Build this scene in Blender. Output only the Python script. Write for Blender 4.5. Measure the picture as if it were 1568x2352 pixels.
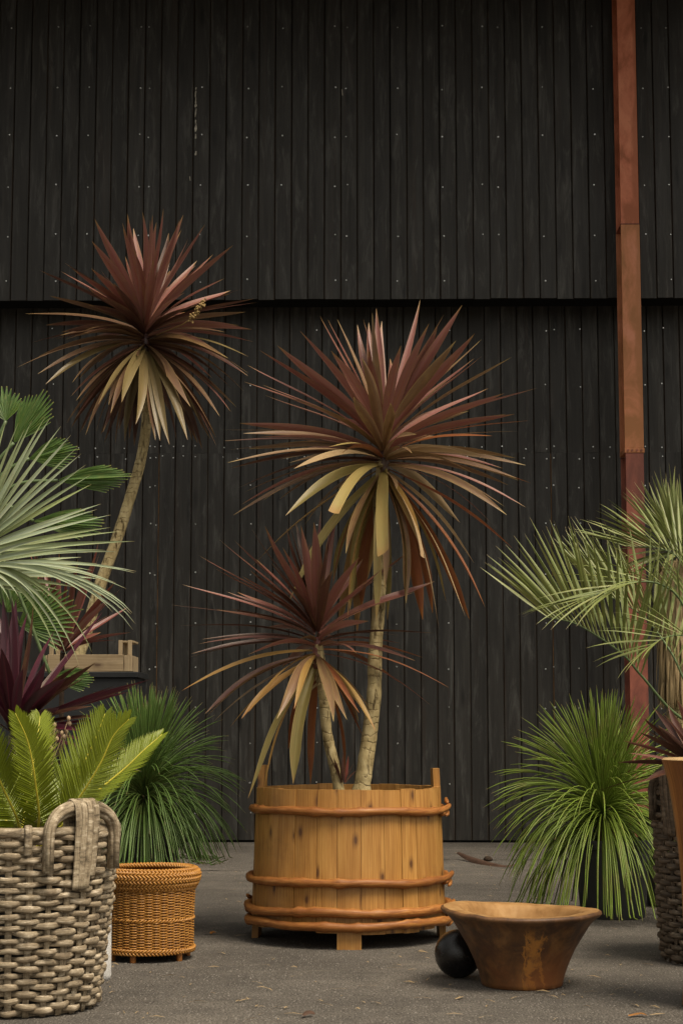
import bpy, math, random
from mathutils import Vector, Matrix, noise as mnoise
R = math.radians
random.seed(7)
for o in list(bpy.data.objects): bpy.data.objects.remove(o)
scene = bpy.context.scene
COL = scene.collection

# ------------------------------------------------------------------ camera
F, CX, CY, TILT, CAMZ = 4090.0, 784.0, 1176.0, R(6.75), 1.0
cam_d = bpy.data.cameras.new('camera'); cam = bpy.data.objects.new('camera', cam_d); COL.objects.link(cam)
cam.location = (0, 0, CAMZ); cam.rotation_euler = (R(90) + TILT, 0, 0)
cam_d.sensor_fit = 'VERTICAL'; cam_d.sensor_height = 36; cam_d.lens = 36 * F / 2352
cam_d.clip_start = .05; cam_d.clip_end = 500
scene.camera = cam
scene.render.resolution_x = 682; scene.render.resolution_y = 1024

# ------------------------------------------------------------------ light
SUN_EL, SUN_AZ = R(60), R(138)          # behind the camera, a little to the right
world = bpy.data.worlds.new('World'); scene.world = world; world.use_nodes = True
wn = world.node_tree; wn.nodes.clear()
wo = wn.nodes.new('ShaderNodeOutputWorld'); wb = wn.nodes.new('ShaderNodeBackground')
sk = wn.nodes.new('ShaderNodeTexSky'); sk.sky_type = 'NISHITA'; sk.sun_disc = False
sk.sun_elevation = SUN_EL; sk.sun_rotation = SUN_AZ; sk.dust_density = 4; sk.air_density = 1
hs = wn.nodes.new('ShaderNodeHueSaturation'); hs.inputs['Saturation'].default_value = .15
wn.links.new(sk.outputs[0], hs.inputs['Color']); wt = wn.nodes.new('ShaderNodeMix'); wt.data_type = 'RGBA'; wt.blend_type = 'MULTIPLY'; wt.inputs[0].default_value = 1; wt.inputs[7].default_value = (1, .94, .83, 1)   # warm grey overcast
wn.links.new(hs.outputs[0], wt.inputs[6]); wn.links.new(wt.outputs[2], wb.inputs[0]); wn.links.new(wb.outputs[0], wo.inputs[0])
wb.inputs[1].default_value = .070
sd = bpy.data.lights.new('sun', 'SUN'); sd.energy = 1.5; sd.angle = R(25); sd.color = (1, .86, .68)
so = bpy.data.objects.new('sun', sd); COL.objects.link(so)
sdir = Vector((math.sin(SUN_AZ) * math.cos(SUN_EL), math.cos(SUN_AZ) * math.cos(SUN_EL), math.sin(SUN_EL)))
so.rotation_euler = sdir.to_track_quat('Z', 'Y').to_euler(); so.location = sdir * 30
vs = scene.view_settings; vs.view_transform = 'Standard'; vs.look = 'None'; vs.gamma = 1; vs.exposure = 1.18
try: vs.use_curve_mapping = False
except Exception: pass

# ------------------------------------------------------------------ helpers
def P(x, y, Y):
    dx = (x - CX) / F; dv = -(y - CY) / F
    d = Vector((dx, math.cos(TILT) - math.sin(TILT) * dv, math.sin(TILT) + math.cos(TILT) * dv))
    return Vector((0, 0, CAMZ)) + d * (Y / d.y)
def px(n, Y): return n / F * Y
def rnd(a, b): return random.uniform(a, b)
ORG = {}
class MB:
    def __init__(s): s.v = []; s.f = []; s.uv = []
    def face(s, idx, uvs=None):
        s.f.append(tuple(idx)); s.uv.extend(uvs if uvs else [(0, 0)] * len(idx))
    def grid(s, rows, us, vs, close=False):
        b = len(s.v); n = len(rows[0])
        for r in rows: s.v.extend([tuple(p) for p in r])
        m = n if close else n - 1
        for i in range(len(rows) - 1):
            for j in range(m):
                k = (j + 1) % n
                u0, u1 = us[j], us[j + 1]
                s.face((b + i * n + j, b + i * n + k, b + (i + 1) * n + k, b + (i + 1) * n + j),
                       [(u0, vs[i]), (u1, vs[i]), (u1, vs[i + 1]), (u0, vs[i + 1])])
        return b
    def cap(s, start, n, flip=False):
        idx = list(range(start, start + n))
        if flip: idx.reverse()
        s.face(idx)
    def tube(s, pts, rad, sides=8, flat=1.0, up=None, caps=True, uoff=0.0, closed=False, sec=None):
        pts = [Vector(p) for p in pts]; n = len(pts); rows = []; vs_ = []; L = 0
        if not isinstance(rad, (list, tuple)): rad = [rad] * n
        nrm = None
        for i in range(n):
            if closed: T = pts[(i + 1) % n] - pts[i - 1]
            else: T = pts[min(i + 1, n - 1)] - pts[max(i - 1, 0)]
            T.normalize()
            if up is not None: ref = Vector(up(i) if callable(up) else up)
            elif nrm is None: ref = Vector((0, 0, 1)) if abs(T.z) < .9 else Vector((0, 1, 0))
            else: ref = nrm
            N = ref - T * ref.dot(T)
            if N.length < 1e-6: N = T.orthogonal()
            N.normalize(); nrm = N; B = T.cross(N)
            r = rad[i]
            rows.append([pts[i] + N * (r * math.cos(a) * (sec(i, a) if sec else 1)) + B * (r * flat * math.sin(a) * (sec(i, a) if sec else 1)) for a in [2 * math.pi * j / sides for j in range(sides)]])
            if i: L += (pts[i] - pts[i - 1]).length
            vs_.append(L)
        if closed: rows.append(rows[0]); vs_.append(L + (pts[0] - pts[-1]).length)
        us = [uoff + j / sides * .2 for j in range(sides + 1)]
        b = s.grid(rows, us, vs_, True)
        if caps and not closed:
            s.cap(b, sides, True); s.cap(b + (n - 1) * sides, sides)
    def box(s, lo, hi, M=None):
        x0, y0, z0 = lo; x1, y1, z1 = hi
        c = [(x0, y0, z0), (x1, y0, z0), (x1, y1, z0), (x0, y1, z0), (x0, y0, z1), (x1, y0, z1), (x1, y1, z1), (x0, y1, z1)]
        b = len(s.v)
        for p in c: s.v.append(tuple(M @ Vector(p)) if M else p)
        for q, (a, d) in (((0, 3, 2, 1), (0, 1)), ((4, 5, 6, 7), (0, 1)), ((0, 1, 5, 4), (0, 2)), ((2, 3, 7, 6), (0, 2)), ((1, 2, 6, 5), (1, 2)), ((3, 0, 4, 7), (1, 2))):
            s.face([b + i for i in q], [(c[i][a], c[i][d]) for i in q])
    def lathe(s, prof, n=48, center=(0, 0, 0), wob=None, cap_lo=False, cap_hi=False):
        cx, cy, cz = center; rows = []; vs_ = []; L = 0
        for i, (r, z) in enumerate(prof):
            row = []
            for j in range(n):
                a = 2 * math.pi * j / n
                dr, dz = wob(i, a, r, z) if wob else (0, 0)
                row.append((cx + (r + dr) * math.cos(a), cy + (r + dr) * math.sin(a), cz + z + dz))
            rows.append(row)
            if i: L += math.hypot(r - prof[i - 1][0], z - prof[i - 1][1])
            vs_.append(L)
        b = s.grid(rows, [j / n for j in range(n + 1)], vs_, True)
        if cap_lo: s.cap(b, n, True)
        if cap_hi: s.cap(b + (len(prof) - 1) * n, n)
    def build(s, name, mat, parent=None, smooth=True, bevel=0, sharp=None):
        org = ORG.get(parent.name, Vector((0, 0, 0))) if parent else Vector((0, 0, 0))
        me = bpy.data.meshes.new(name)
        me.from_pydata([(a - org.x, b - org.y, c - org.z) for a, b, c in s.v] if parent else s.v, [], s.f)
        uvl = me.uv_layers.new(name='UVMap')
        if len(s.uv) == len(me.loops): uvl.data.foreach_set('uv', [c for t in s.uv for c in t])
        if smooth:
            me.polygons.foreach_set('use_smooth', [True] * len(me.polygons))
            if sharp: me.set_sharp_from_angle(angle=R(sharp))
        me.materials.append(mat); me.update()
        o = bpy.data.objects.new(name, me); COL.objects.link(o)
        if parent: o.parent = parent; ORG[o.name] = org
        if bevel:
            m = o.modifiers.new('bevel', 'BEVEL'); m.width = bevel; m.segments = 2; m.limit_method = 'ANGLE'
        return o
def tag(o, label, cat, group=None):
    o['label'] = label; o['category'] = cat
    if group: o['group'] = group
    return o
def thing(name, label, cat, loc, group=None):
    o = bpy.data.objects.new(name, None); COL.objects.link(o); o.location = loc; o.empty_display_size = .1
    ORG[o.name] = Vector(loc)
    return tag(o, label, cat, group)
def stuff(o): o['kind'] = 'stuff'; return o
def bez(p0, p1, p2, p3, n):
    out = []
    for i in range(n + 1):
        t = i / n; u = 1 - t
        out.append(p0 * u**3 + p1 * (3 * u * u * t) + p2 * (3 * u * t * t) + p3 * t**3)
    return out
def spline(ctrl, n):
    c = [Vector(p) for p in ctrl]; c = [c[0] * 2 - c[1]] + c + [c[-1] * 2 - c[-2]]; out = []
    segs = len(c) - 3
    for i in range(n + 1):
        u = i / n * segs; k = min(int(u), segs - 1); t = u - k
        a, b, d, e = c[k:k + 4]
        out.append(.5 * ((2 * b) + (d - a) * t + (2 * a - 5 * b + 4 * d - e) * t * t + (3 * b - a - 3 * d + e) * t**3))
    return out
def blade(mb, pts, width, prof, side, fold=.25, twist=0, curl=0):
    n = len(pts) - 1; rows = []
    for i, p in enumerate(pts):
        t = i / n
        T = (pts[min(i + 1, n)] - pts[max(i - 1, 0)]).normalized()
        S = side - T * side.dot(T)
        if S.length < 1e-5: S = T.orthogonal()
        S.normalize(); N = S.cross(T)
        a = twist * t + curl
        S2 = S * math.cos(a) + N * math.sin(a); N2 = N * math.cos(a) - S * math.sin(a)
        w = width * prof(t) * .5
        rows.append([p - S2 * w + N2 * (fold * w), p - S2 * (w * .45) + N2 * (fold * w * .3), p, p + S2 * (w * .45) + N2 * (fold * w * .3), p + S2 * w + N2 * (fold * w)])
    mb.grid(rows, [0, .275, .5, .725, 1], [i / n for i in range(n + 1)])
def sword(t): return max(.02, (.42 + .58 * min(1, t / .35)**.8) * (1 - max(0, (t - .45) / .55)**2.2))
def ribbon(t): return max(.02, (.5 + .5 * min(1, t / .25)) * (1 - max(0, (t - .72) / .28)**1.6))
def trunc(t): return .6 + .4 * min(1, t / .3)
def strapf(t): return max(.03, (.25 + .75 * min(1, t / .3)) * (1 - max(0, (t - .4) / .6)**1.5))

# ------------------------------------------------------------------ materials
def new_mat(name, rough=.6, spec=.5):
    m = bpy.data.materials.new(name); m.use_nodes = True; nt = m.node_tree
    b = nt.nodes['Principled BSDF']; b.inputs['Roughness'].default_value = rough; b.inputs['Specular IOR Level'].default_value = spec
    return m, nt, b
def N(nt, t, **k):
    n = nt.nodes.new(t)
    for a, v in k.items(): setattr(n, a, v)
    return n
def setin(nt, sock, v):
    if hasattr(v, 'is_output') or isinstance(v, bpy.types.NodeSocket): nt.links.new(v, sock)
    else: sock.default_value = v
def coord(nt, which='Object', scale=(1, 1, 1), rand=0.0):
    t = N(nt, 'ShaderNodeTexCoord'); v = t.outputs[which]
    if rand:
        oi = N(nt, 'ShaderNodeObjectInfo'); mm = N(nt, 'ShaderNodeMath', operation='MULTIPLY'); nt.links.new(oi.outputs['Random'], mm.inputs[0]); mm.inputs[1].default_value = rand
        ad = N(nt, 'ShaderNodeVectorMath', operation='ADD'); nt.links.new(v, ad.inputs[0]); nt.links.new(mm.outputs[0], ad.inputs[1]); v = ad.outputs[0]
    mp = N(nt, 'ShaderNodeMapping'); nt.links.new(v, mp.inputs[0]); mp.inputs['Scale'].default_value = scale
    return mp.outputs[0]
def noise(nt, vec, scale, detail=4, rough=.55, dist=0):
    n = N(nt, 'ShaderNodeTexNoise'); nt.links.new(vec, n.inputs['Vector']); n.inputs['Scale'].default_value = scale
    n.inputs['Detail'].default_value = detail; n.inputs['Roughness'].default_value = rough; n.inputs['Distortion'].default_value = dist
    return n.outputs[0]
def voro(nt, vec, scale, feature='F1'):
    n = N(nt, 'ShaderNodeTexVoronoi', feature=feature); nt.links.new(vec, n.inputs['Vector']); n.inputs['Scale'].default_value = scale
    return n.outputs['Distance']
def ramp(nt, fac, stops, interp='LINEAR'):
    r = N(nt, 'ShaderNodeValToRGB'); nt.links.new(fac, r.inputs[0]); e = r.color_ramp.elements; r.color_ramp.interpolation = interp
    while len(e) < len(stops): e.new(.5)
    for i, (p, c) in enumerate(stops):
        e[i].position = p; e[i].color = (c, c, c, 1) if isinstance(c, (int, float)) else (*c, 1)
    return r.outputs[0]
def mix(nt, fac, a, b, mode='MIX'):
    m = N(nt, 'ShaderNodeMix', data_type='RGBA', blend_type=mode); m.clamp_factor = True
    setin(nt, m.inputs[0], fac)
    for s, v in ((m.inputs[6], a), (m.inputs[7], b)):
        if isinstance(v, tuple): s.default_value = (*v, 1)
        else: setin(nt, s, v)
    return m.outputs[2]
def math_(nt, op, a, b=0.0, clamp=False):
    m = N(nt, 'ShaderNodeMath', operation=op); m.use_clamp = clamp; setin(nt, m.inputs[0], a); setin(nt, m.inputs[1], b); return m.outputs[0]
def bump(nt, b, h, strength=.5, dist=.01):
    n = N(nt, 'ShaderNodeBump'); n.inputs['Strength'].default_value = strength; n.inputs['Distance'].default_value = dist
    nt.links.new(h, n.inputs['Height']); nt.links.new(n.outputs[0], b.inputs['Normal'])
def objrand(nt): return N(nt, 'ShaderNodeObjectInfo').outputs['Random']
def base(nt, b, c): nt.links.new(c, b.inputs['Base Color'])
def uvxy(nt):
    t = N(nt, 'ShaderNodeTexCoord'); s = N(nt, 'ShaderNodeSeparateXYZ'); nt.links.new(t.outputs['UV'], s.inputs[0]); return s.outputs[0], s.outputs[1]

def leaf_mat(name, cols, edge, tip, rib, rough=.38, trans=.12, streak=.6, tipat=.9, spec=.45):
    m, nt, b = new_mat(name, rough, spec)
    u, v = uvxy(nt)
    k = len(cols)
    c = ramp(nt, objrand(nt), [(i / max(1, k - 1), cc) for i, cc in enumerate(cols)])
    g = noise(nt, coord(nt, 'UV', (26, 1.6, 1), 9), 1, 3, .6)
    c = mix(nt, math_(nt, 'MULTIPLY', ramp(nt, g, [(.38, 0.), (.60, 1.)]), streak), c, mix(nt, .5, c, edge))
    bl = noise(nt, coord(nt, 'UV', (2, 5, 1), 17), 1.2, 3, .6)
    c = mix(nt, ramp(nt, bl, [(.5, 0.), (.75, .45)]), c, tip)
    e = math_(nt, 'ABSOLUTE', math_(nt, 'SUBTRACT', u, .5))
    c = mix(nt, ramp(nt, e, [(.425, 0.), (.475, .8)]), c, edge)
    c = mix(nt, ramp(nt, e, [(.0, .75), (.05, .0)]), c, rib)
    tn = math_(nt, 'ADD', v, math_(nt, 'MULTIPLY', math_(nt, 'SUBTRACT', bl, .5), .12))
    c = mix(nt, ramp(nt, tn, [(tipat, 0.), (min(.999, tipat + .09), .9)]), c, tip)
    base(nt, b, c)
    bump(nt, b, noise(nt, coord(nt, 'UV', (40, 1, 1), 5), 1, 2), .25, .002)
    if trans:
        tr = N(nt, 'ShaderNodeBsdfTranslucent'); nt.links.new(c, tr.inputs[0]); ms = N(nt, 'ShaderNodeMixShader'); ms.inputs[0].default_value = trans
        nt.links.new(b.outputs[0], ms.inputs[1]); nt.links.new(tr.outputs[0], ms.inputs[2]); nt.links.new(ms.outputs[0], nt.nodes['Material Output'].inputs[0])
    return m
M = {}
M['maroon'] = leaf_mat('leaf_maroon', [(.135, .042, .039), (.215, .078, .071), (.28, .122, .108), (.18, .068, .058)], (.22, .12, .06), (.26, .16, .05), (.22, .055, .035))
M['bronze'] = leaf_mat('leaf_bronze', [(.16, .085, .05), (.13, .07, .035), (.20, .12, .07)], (.30, .20, .08), (.34, .25, .09), (.19, .09, .045))
M['dark'] = leaf_mat('leaf_dark_maroon', [(.035, .013, .012), (.055, .020, .017), (.07, .026, .02)], (.12, .06, .03), (.2, .12, .05), (.09, .025, .02))
M['olive'] = leaf_mat('leaf_olive', [(.235, .19, .055), (.29, .22, .075), (.20, .165, .04)], (.36, .28, .10), (.30, .18, .06), (.31, .26, .08), streak=.6)
M['olive_shaded'] = leaf_mat('leaf_shaded_olive', [(.15, .115, .042), (.18, .13, .055), (.12, .09, .036)], (.22, .17, .07), (.22, .14, .06), (.2, .16, .06), streak=.6)  # olive copy darkened in colour to paint shade on lower crown leaves
M['bronze_shaded'] = leaf_mat('leaf_shaded_bronze', [(.11, .058, .036), (.15, .085, .05), (.09, .045, .03)], (.22, .14, .06), (.24, .16, .06), (.13, .06, .035), streak=.6)  # bronze copy with the crown's shade put into its colour
M['ochre'] = leaf_mat('leaf_ochre', [(.25, .14, .035), (.29, .18, .05), (.21, .10, .03)], (.34, .22, .08), (.30, .13, .03), (.29, .17, .06), streak=.6)
M['rust'] = leaf_mat('leaf_rust', [(.19, .05, .022), (.24, .075, .02), (.16, .05, .028)], (.26, .12, .05), (.38, .15, .03), (.26, .08, .04))
M['tan'] = leaf_mat('leaf_tan', [(.36, .25, .13), (.30, .20, .11), (.40, .29, .15)], (.45, .34, .18), (.35, .23, .12), (.4, .29, .13), streak=.6)
M['purple'] = leaf_mat('leaf_purple', [(.06, .012, .026), (.085, .017, .032), (.05, .014, .02)], (.10, .022, .028), (.05, .018, .018), (.16, .018, .04), rough=.3, tipat=.95, streak=.25)
M['redthin'] = leaf_mat('leaf_red_thin', [(.12, .028, .022), (.17, .04, .03), (.09, .03, .026)], (.2, .07, .05), (.24, .13, .07), (.2, .045, .035))
M['blue'] = leaf_mat('leaf_silver_green', [(.24, .30, .19), (.33, .40, .28), (.26, .33, .13), (.36, .42, .32), (.20, .27, .15)], (.38, .42, .14), (.36, .27, .12), (.40, .45, .22), rough=.5, streak=.3, tipat=.95)
M['green'] = leaf_mat('leaf_palm_green', [(.05, .115, .02), (.075, .15, .026), (.04, .085, .02)], (.12, .19, .05), (.28, .26, .07), (.10, .18, .05), rough=.4, tipat=.95)
M['feather'] = leaf_mat('leaf_feather_green', [(.14, .18, .036), (.18, .22, .05), (.09, .135, .03), (.24, .265, .08)], (.24, .27, .09), (.38, .28, .15), (.24, .28, .12), rough=.4, tipat=.93)
M['yucca'] = leaf_mat('leaf_yucca', [(.13, .18, .05), (.2, .24, .09), (.16, .2, .06)], (.27, .28, .09), (.38, .28, .14), (.2, .24, .09), rough=.4, tipat=.92)
M['cycad'] = leaf_mat('leaf_cycad', [(.155, .205, .008), (.185, .225, .010), (.13, .185, .008)], (.19, .225, .016), (.2, .23, .03), (.16, .20, .016), rough=.32, streak=.15, tipat=.985)
M['needle_l'] = leaf_mat('needle_dark', [(.085, .165, .034), (.115, .20, .042)], (.16, .24, .075), (.22, .16, .07), (.10, .17, .06), rough=.38, tipat=.965, streak=.5)
M['needle_r'] = leaf_mat('needle_bright', [(.16, .25, .028), (.20, .29, .038)], (.25, .33, .07), (.25, .17, .07), (.17, .25, .06), rough=.38, tipat=.965, streak=.6)

def wood_mat(name, c_dark, c_mid, c_light, knot, rough=.42, gs=(70, 3.2, 1), knots=True, spec=.5, vary=.35, bstr=.25, ctype='UV', mottle=None):
    m, nt, b = new_mat(name, rough, spec)
    v1 = coord(nt, ctype, gs, 13)
    g = noise(nt, v1, 1, 5, .6, .4)
    c = ramp(nt, g, [(.28, c_dark), (.5, c_mid), (.75, c_light)])
    big = noise(nt, coord(nt, ctype, (9, 2.2, 1), 29), 1, 3, .55)
    c = mix(nt, ramp(nt, big, [(.36, .55), (.62, 0.)]), c, c_dark)
    wv = N(nt, 'ShaderNodeTexWave', wave_type='RINGS', rings_direction='Z'); nt.links.new(coord(nt, ctype, (16, .9, 1), 7), wv.inputs[0]); wv.inputs['Scale'].default_value = 2.2; wv.inputs['Distortion'].default_value = 3.5; wv.inputs['Detail'].default_value = 2; wv.inputs['Detail Scale'].default_value = 1.2
    if ctype == 'UV': c = mix(nt, ramp(nt, wv.outputs[1], [(.0, .45), (.25, 0.)]), c, c_dark, 'MULTIPLY')
    r = objrand(nt)
    c = mix(nt, math_(nt, 'MULTIPLY', r, vary), c, c_dark)
    if knots:
        kn_ = N(nt, 'ShaderNodeTexVoronoi', voronoi_dimensions='2D'); nt.links.new(coord(nt, 'UV', (8, 3.6, 1), 37), kn_.inputs['Vector']); kn_.inputs['Scale'].default_value = 1; kd = kn_.outputs['Distance']
        kd = math_(nt, 'ADD', kd, math_(nt, 'MULTIPLY', math_(nt, 'SUBTRACT', g, .5), .12))
        c = mix(nt, ramp(nt, kd, [(.04, .95), (.08, .45), (.16, 0.)]), c, knot)
    if mottle:
        mo = noise(nt, coord(nt, 'Object', (18, 18, 60), 5), 1, 5, .72)
        c = mix(nt, ramp(nt, mo, [(.33, .85), (.47, 0.)]), c, mottle[0]); c = mix(nt, ramp(nt, mo, [(.53, 0.), (.66, .8)]), c, mottle[1])
    st = noise(nt, coord(nt, 'Object', (2.2, 2.2, 3)), 2, 4, .6)
    c = mix(nt, ramp(nt, st, [(.55, 0.), (.8, .5)]), c, knot)
    base(nt, b, c)
    nt.links.new(ramp(nt, g, [(.3, rough + .12), (.7, rough - .05)]), b.inputs['Roughness'])
    bump(nt, b, g, bstr, .004)
    return m
M['tub'] = wood_mat('pine_stave', (.30, .135, .026), (.48, .245, .060), (.60, .345, .105), (.09, .035, .012))
M['hoop'] = wood_mat('branch_hoop', (.18, .058, .011), (.37, .145, .03), (.52, .25, .068), (.05, .017, .007), rough=.5, spec=.4, gs=(60, 14, 1), knots=False, vary=.2)
M['bowl'] = wood_mat('bowl_wood', (.055, .024, .009), (.15, .068, .021), (.25, .125, .043), (.025, .012, .007), rough=.55, gs=(16, 16, 9), knots=False, vary=0, ctype='Object')
M['bowl_in'] = wood_mat('bowl_inner_wood', (.19, .095, .03), (.34, .19, .07), (.45, .28, .12), (.07, .035, .015), rough=.7, spec=.25, gs=(14, 14, 9), knots=False, vary=0, ctype='Object')
M['pedestal'] = wood_mat('pedestal_wood', (.15, .05, .012), (.30, .115, .025), (.40, .18, .05), (.06, .02, .008), rough=.38, gs=(60, 3, 1), knots=False, vary=0)
M['pedestal_top'] = wood_mat('pedestal_end_grain', (.42, .27, .12), (.55, .38, .19), (.62, .46, .26), (.25, .14, .05), knots=False)
M['crate'] = wood_mat('crate_wood', (.22, .16, .09), (.36, .28, .17), (.46, .37, .24), (.08, .05, .03), rough=.7, spec=.3)
M['greywood'] = wood_mat('grey_rattan', (.15, .11, .066), (.38, .305, .20), (.60, .51, .365), (.045, .033, .022), rough=.62, gs=(45, 10, 1), knots=False, spec=.35, vary=.3, bstr=.7, mottle=((.05, .036, .023), (.62, .53, .39)))
M['darkrattan'] = wood_mat('dark_rattan', (.05, .038, .025), (.135, .10, .068), (.26, .20, .14), (.02, .014, .01), rough=.6, gs=(45, 10, 1), knots=False, spec=.35, vary=.3, bstr=.7, mottle=((.025, .018, .012), (.25, .20, .14)))
M['wicker'] = wood_mat('honey_wicker', (.29, .12, .02), (.50, .24, .048), (.62, .345, .09), (.12, .042, .01), rough=.38, gs=(30, 6, 1), knots=False, vary=.1)
M['wicker_dark'] = wood_mat('honey_wicker_stake', (.13, .05, .01), (.27, .115, .022), (.38, .19, .045), (.08, .03, .01), rough=.42, gs=(30, 6, 1), knots=False)

def bark(name, c0, c1, c2, crack=26):
    m, nt, b = new_mat(name, .75, .3)
    v = coord(nt, 'Object', (1, 1, .55))
    n1 = noise(nt, v, 22, 6, .65)
    c = ramp(nt, n1, [(.3, c0), (.5, c1), (.7, c2)])
    vert = noise(nt, coord(nt, 'Object', (55, 55, 9)), 1, 4, .6, .5)
    cr = ramp(nt, vert, [(.33, 0.), (.42, 1.)])
    zz = N(nt, 'ShaderNodeSeparateXYZ'); nt.links.new(coord(nt, 'Object'), zz.inputs[0])
    wz = math_(nt, 'ADD', math_(nt, 'MULTIPLY', zz.outputs[2], crack), math_(nt, 'MULTIPLY', noise(nt, coord(nt, 'Object'), 14, 4, .6), 2.6))
    rg = ramp(nt, math_(nt, 'FRACT', wz), [(.0, .25), (.12, 1.), (.88, 1.), (1., .25)])
    n5 = noise(nt, coord(nt, 'Object'), 9, 3)
    rg = mix(nt, ramp(nt, n5, [(.4, 0.), (.6, .9)]), (1., 1., 1.), rg)
    cr = math_(nt, 'MULTIPLY', cr, rg)
    c = mix(nt, cr, (c0[0] * .55, c0[1] * .5, c0[2] * .45), c)
    base(nt, b, c)
    h = math_(nt, 'ADD', math_(nt, 'MULTIPLY', cr, .7), math_(nt, 'MULTIPLY', n1, .5))
    bump(nt, b, h, .9, .012)
    return m
M['bark'] = bark('cordyline_bark', (.20, .15, .065), (.38, .30, .145), (.52, .43, .235))
M['bark2'] = bark('palm_bark', (.06, .045, .03), (.13, .10, .06), (.2, .16, .1))

def simple(name, col, rough=.6, spec=.5, ns=8, var=.25, b_=.2, metal=0, c2=None):
    m, nt, b = new_mat(name, rough, spec); b.inputs['Metallic'].default_value = metal
    n = noise(nt, coord(nt, 'Object'), ns, 6, .6)
    c2 = c2 or tuple(x * (1 - var) for x in col)
    base(nt, b, ramp(nt, n, [(.35, c2), (.65, col)]))
    nt.links.new(ramp(nt, n, [(.3, max(.05, rough - .08)), (.7, min(1, rough + .12))]), b.inputs['Roughness'])
    if b_: bump(nt, b, noise(nt, coord(nt, 'Object'), ns * 8, 4), b_, .004)
    return m
M['soil'] = simple('soil', (.045, .03, .02), .95, .2, 30, .5, 1)
M['pot'] = simple('black_plastic_pot', (.022, .024, .026), .45, .5, 5, .3, .1)
M['greypot'] = simple('dark_grey_pot', (.06, .064, .066), .5, .5, 4, .25, .15)
M['ball'] = simple('black_ball', (.012, .011, .011), .2, .5, 40, .4, .25)
M['plinth'] = simple('black_plinth', (.013, .015, .017), .5, .4, 3, .3, .1)
M['white'] = simple('rough_white_plaster', (.72, .71, .68), .9, .2, 60, .15, 1)
M['screw'] = simple('zinc_screw', (.75, .77, .75), .25, .6, 60, .2, 0, metal=.7)
M['black'] = simple('wall_backing', (.006, .006, .006), .9, .2, 3, .1, 0)
M['scrape'] = simple('scraped_bare_wood', (.55, .52, .44), .9, .2, 60, .5, 0)
M['straw'] = leaf_mat('straw', [(.36, .26, .13), (.44, .33, .17), (.28, .19, .09), (.40, .31, .19)], (.48, .37, .2), (.24, .16, .08), (.42, .32, .17), rough=.6)
M['seed'] = simple('seed_gold', (.36, .24, .09), .6, .3, 60, .4, 0)
M['rachis'] = simple('yellow_rachis', (.55, .48, .05), .4, .5, 30, .2, 0)
M['rachis_g'] = simple('green_rachis', (.10, .15, .055), .45, .5, 30, .3, 0)
M['rachis_b'] = simple('silver_petiole', (.30, .34, .17), .5, .5, 30, .3, 0)
M['weed'] = simple('weed_leaf', (.06, .16, .025), .5, .4, 30, .3, 0)
M['deadleaf'] = simple('dead_leaf', (.09, .05, .032), .7, .3, 40, .5, .2)
M['orangeleaf'] = simple('orange_leaf', (.30, .13, .03), .7, .3, 40, .4, .2)
M['crack'] = simple('asphalt_crack', (.018, .014, .011), .95, .2, 30, .4, .5)

# charred black boards
m, nt, b = new_mat('black_board', .55, .3); M['board'] = m
g = noise(nt, coord(nt, 'Object', (30, 30, 1.4), 11), 1, 5, .65)
c = ramp(nt, g, [(.3, (.013, .012, .0102)), (.55, (.027, .025, .0215)), (.8, (.046, .042, .0355))])
bl = noise(nt, coord(nt, 'Object', (7, 7, .9), 31), 1, 5, .6)
c = mix(nt, ramp(nt, bl, [(.52, 0.), (.75, .8)]), c, (.042, .040, .036))
rb = noise(nt, coord(nt, 'Object', (11, 11, .5), 47), 1, 4, .6)
c = mix(nt, ramp(nt, rb, [(.58, 0.), (.8, .55)]), c, (.045, .026, .015))
c = mix(nt, math_(nt, 'MULTIPLY', objrand(nt), .35), c, (.010, .0095, .0085))
kn = voro(nt, coord(nt, 'Object', (7, .01, 1.6), 53), 1)
c = mix(nt, ramp(nt, kn, [(.06, .85), (.2, 0.)]), c, (.005, .0045, .004))
sm = noise(nt, coord(nt, 'Object', (16, 16, 2.2), 91), 1, 6, .7, .6)
c = mix(nt, ramp(nt, sm, [(.52, 0.), (.72, .8)]), c, (.082, .080, .073))
sx = N(nt, 'ShaderNodeSeparateXYZ'); tc = N(nt, 'ShaderNodeTexCoord'); nt.links.new(tc.outputs['Object'], sx.inputs[0])
ed = math_(nt, 'ABSOLUTE', sx.outputs[0])
edn = math_(nt, 'MULTIPLY', ramp(nt, ed, [(.0655, 0.), (.069, 1.)]), ramp(nt, noise(nt, coord(nt, 'Object', (1, 1, .6), 77), 1, 3), [(.38, 0.), (.55, .9)]))
c = mix(nt, edn, c, (.10, .056, .025))
base(nt, b, c); nt.links.new(ramp(nt, bl, [(.3, .58), (.7, .44)]), b.inputs['Roughness'])
bump(nt, b, g, .35, .004)

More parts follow.
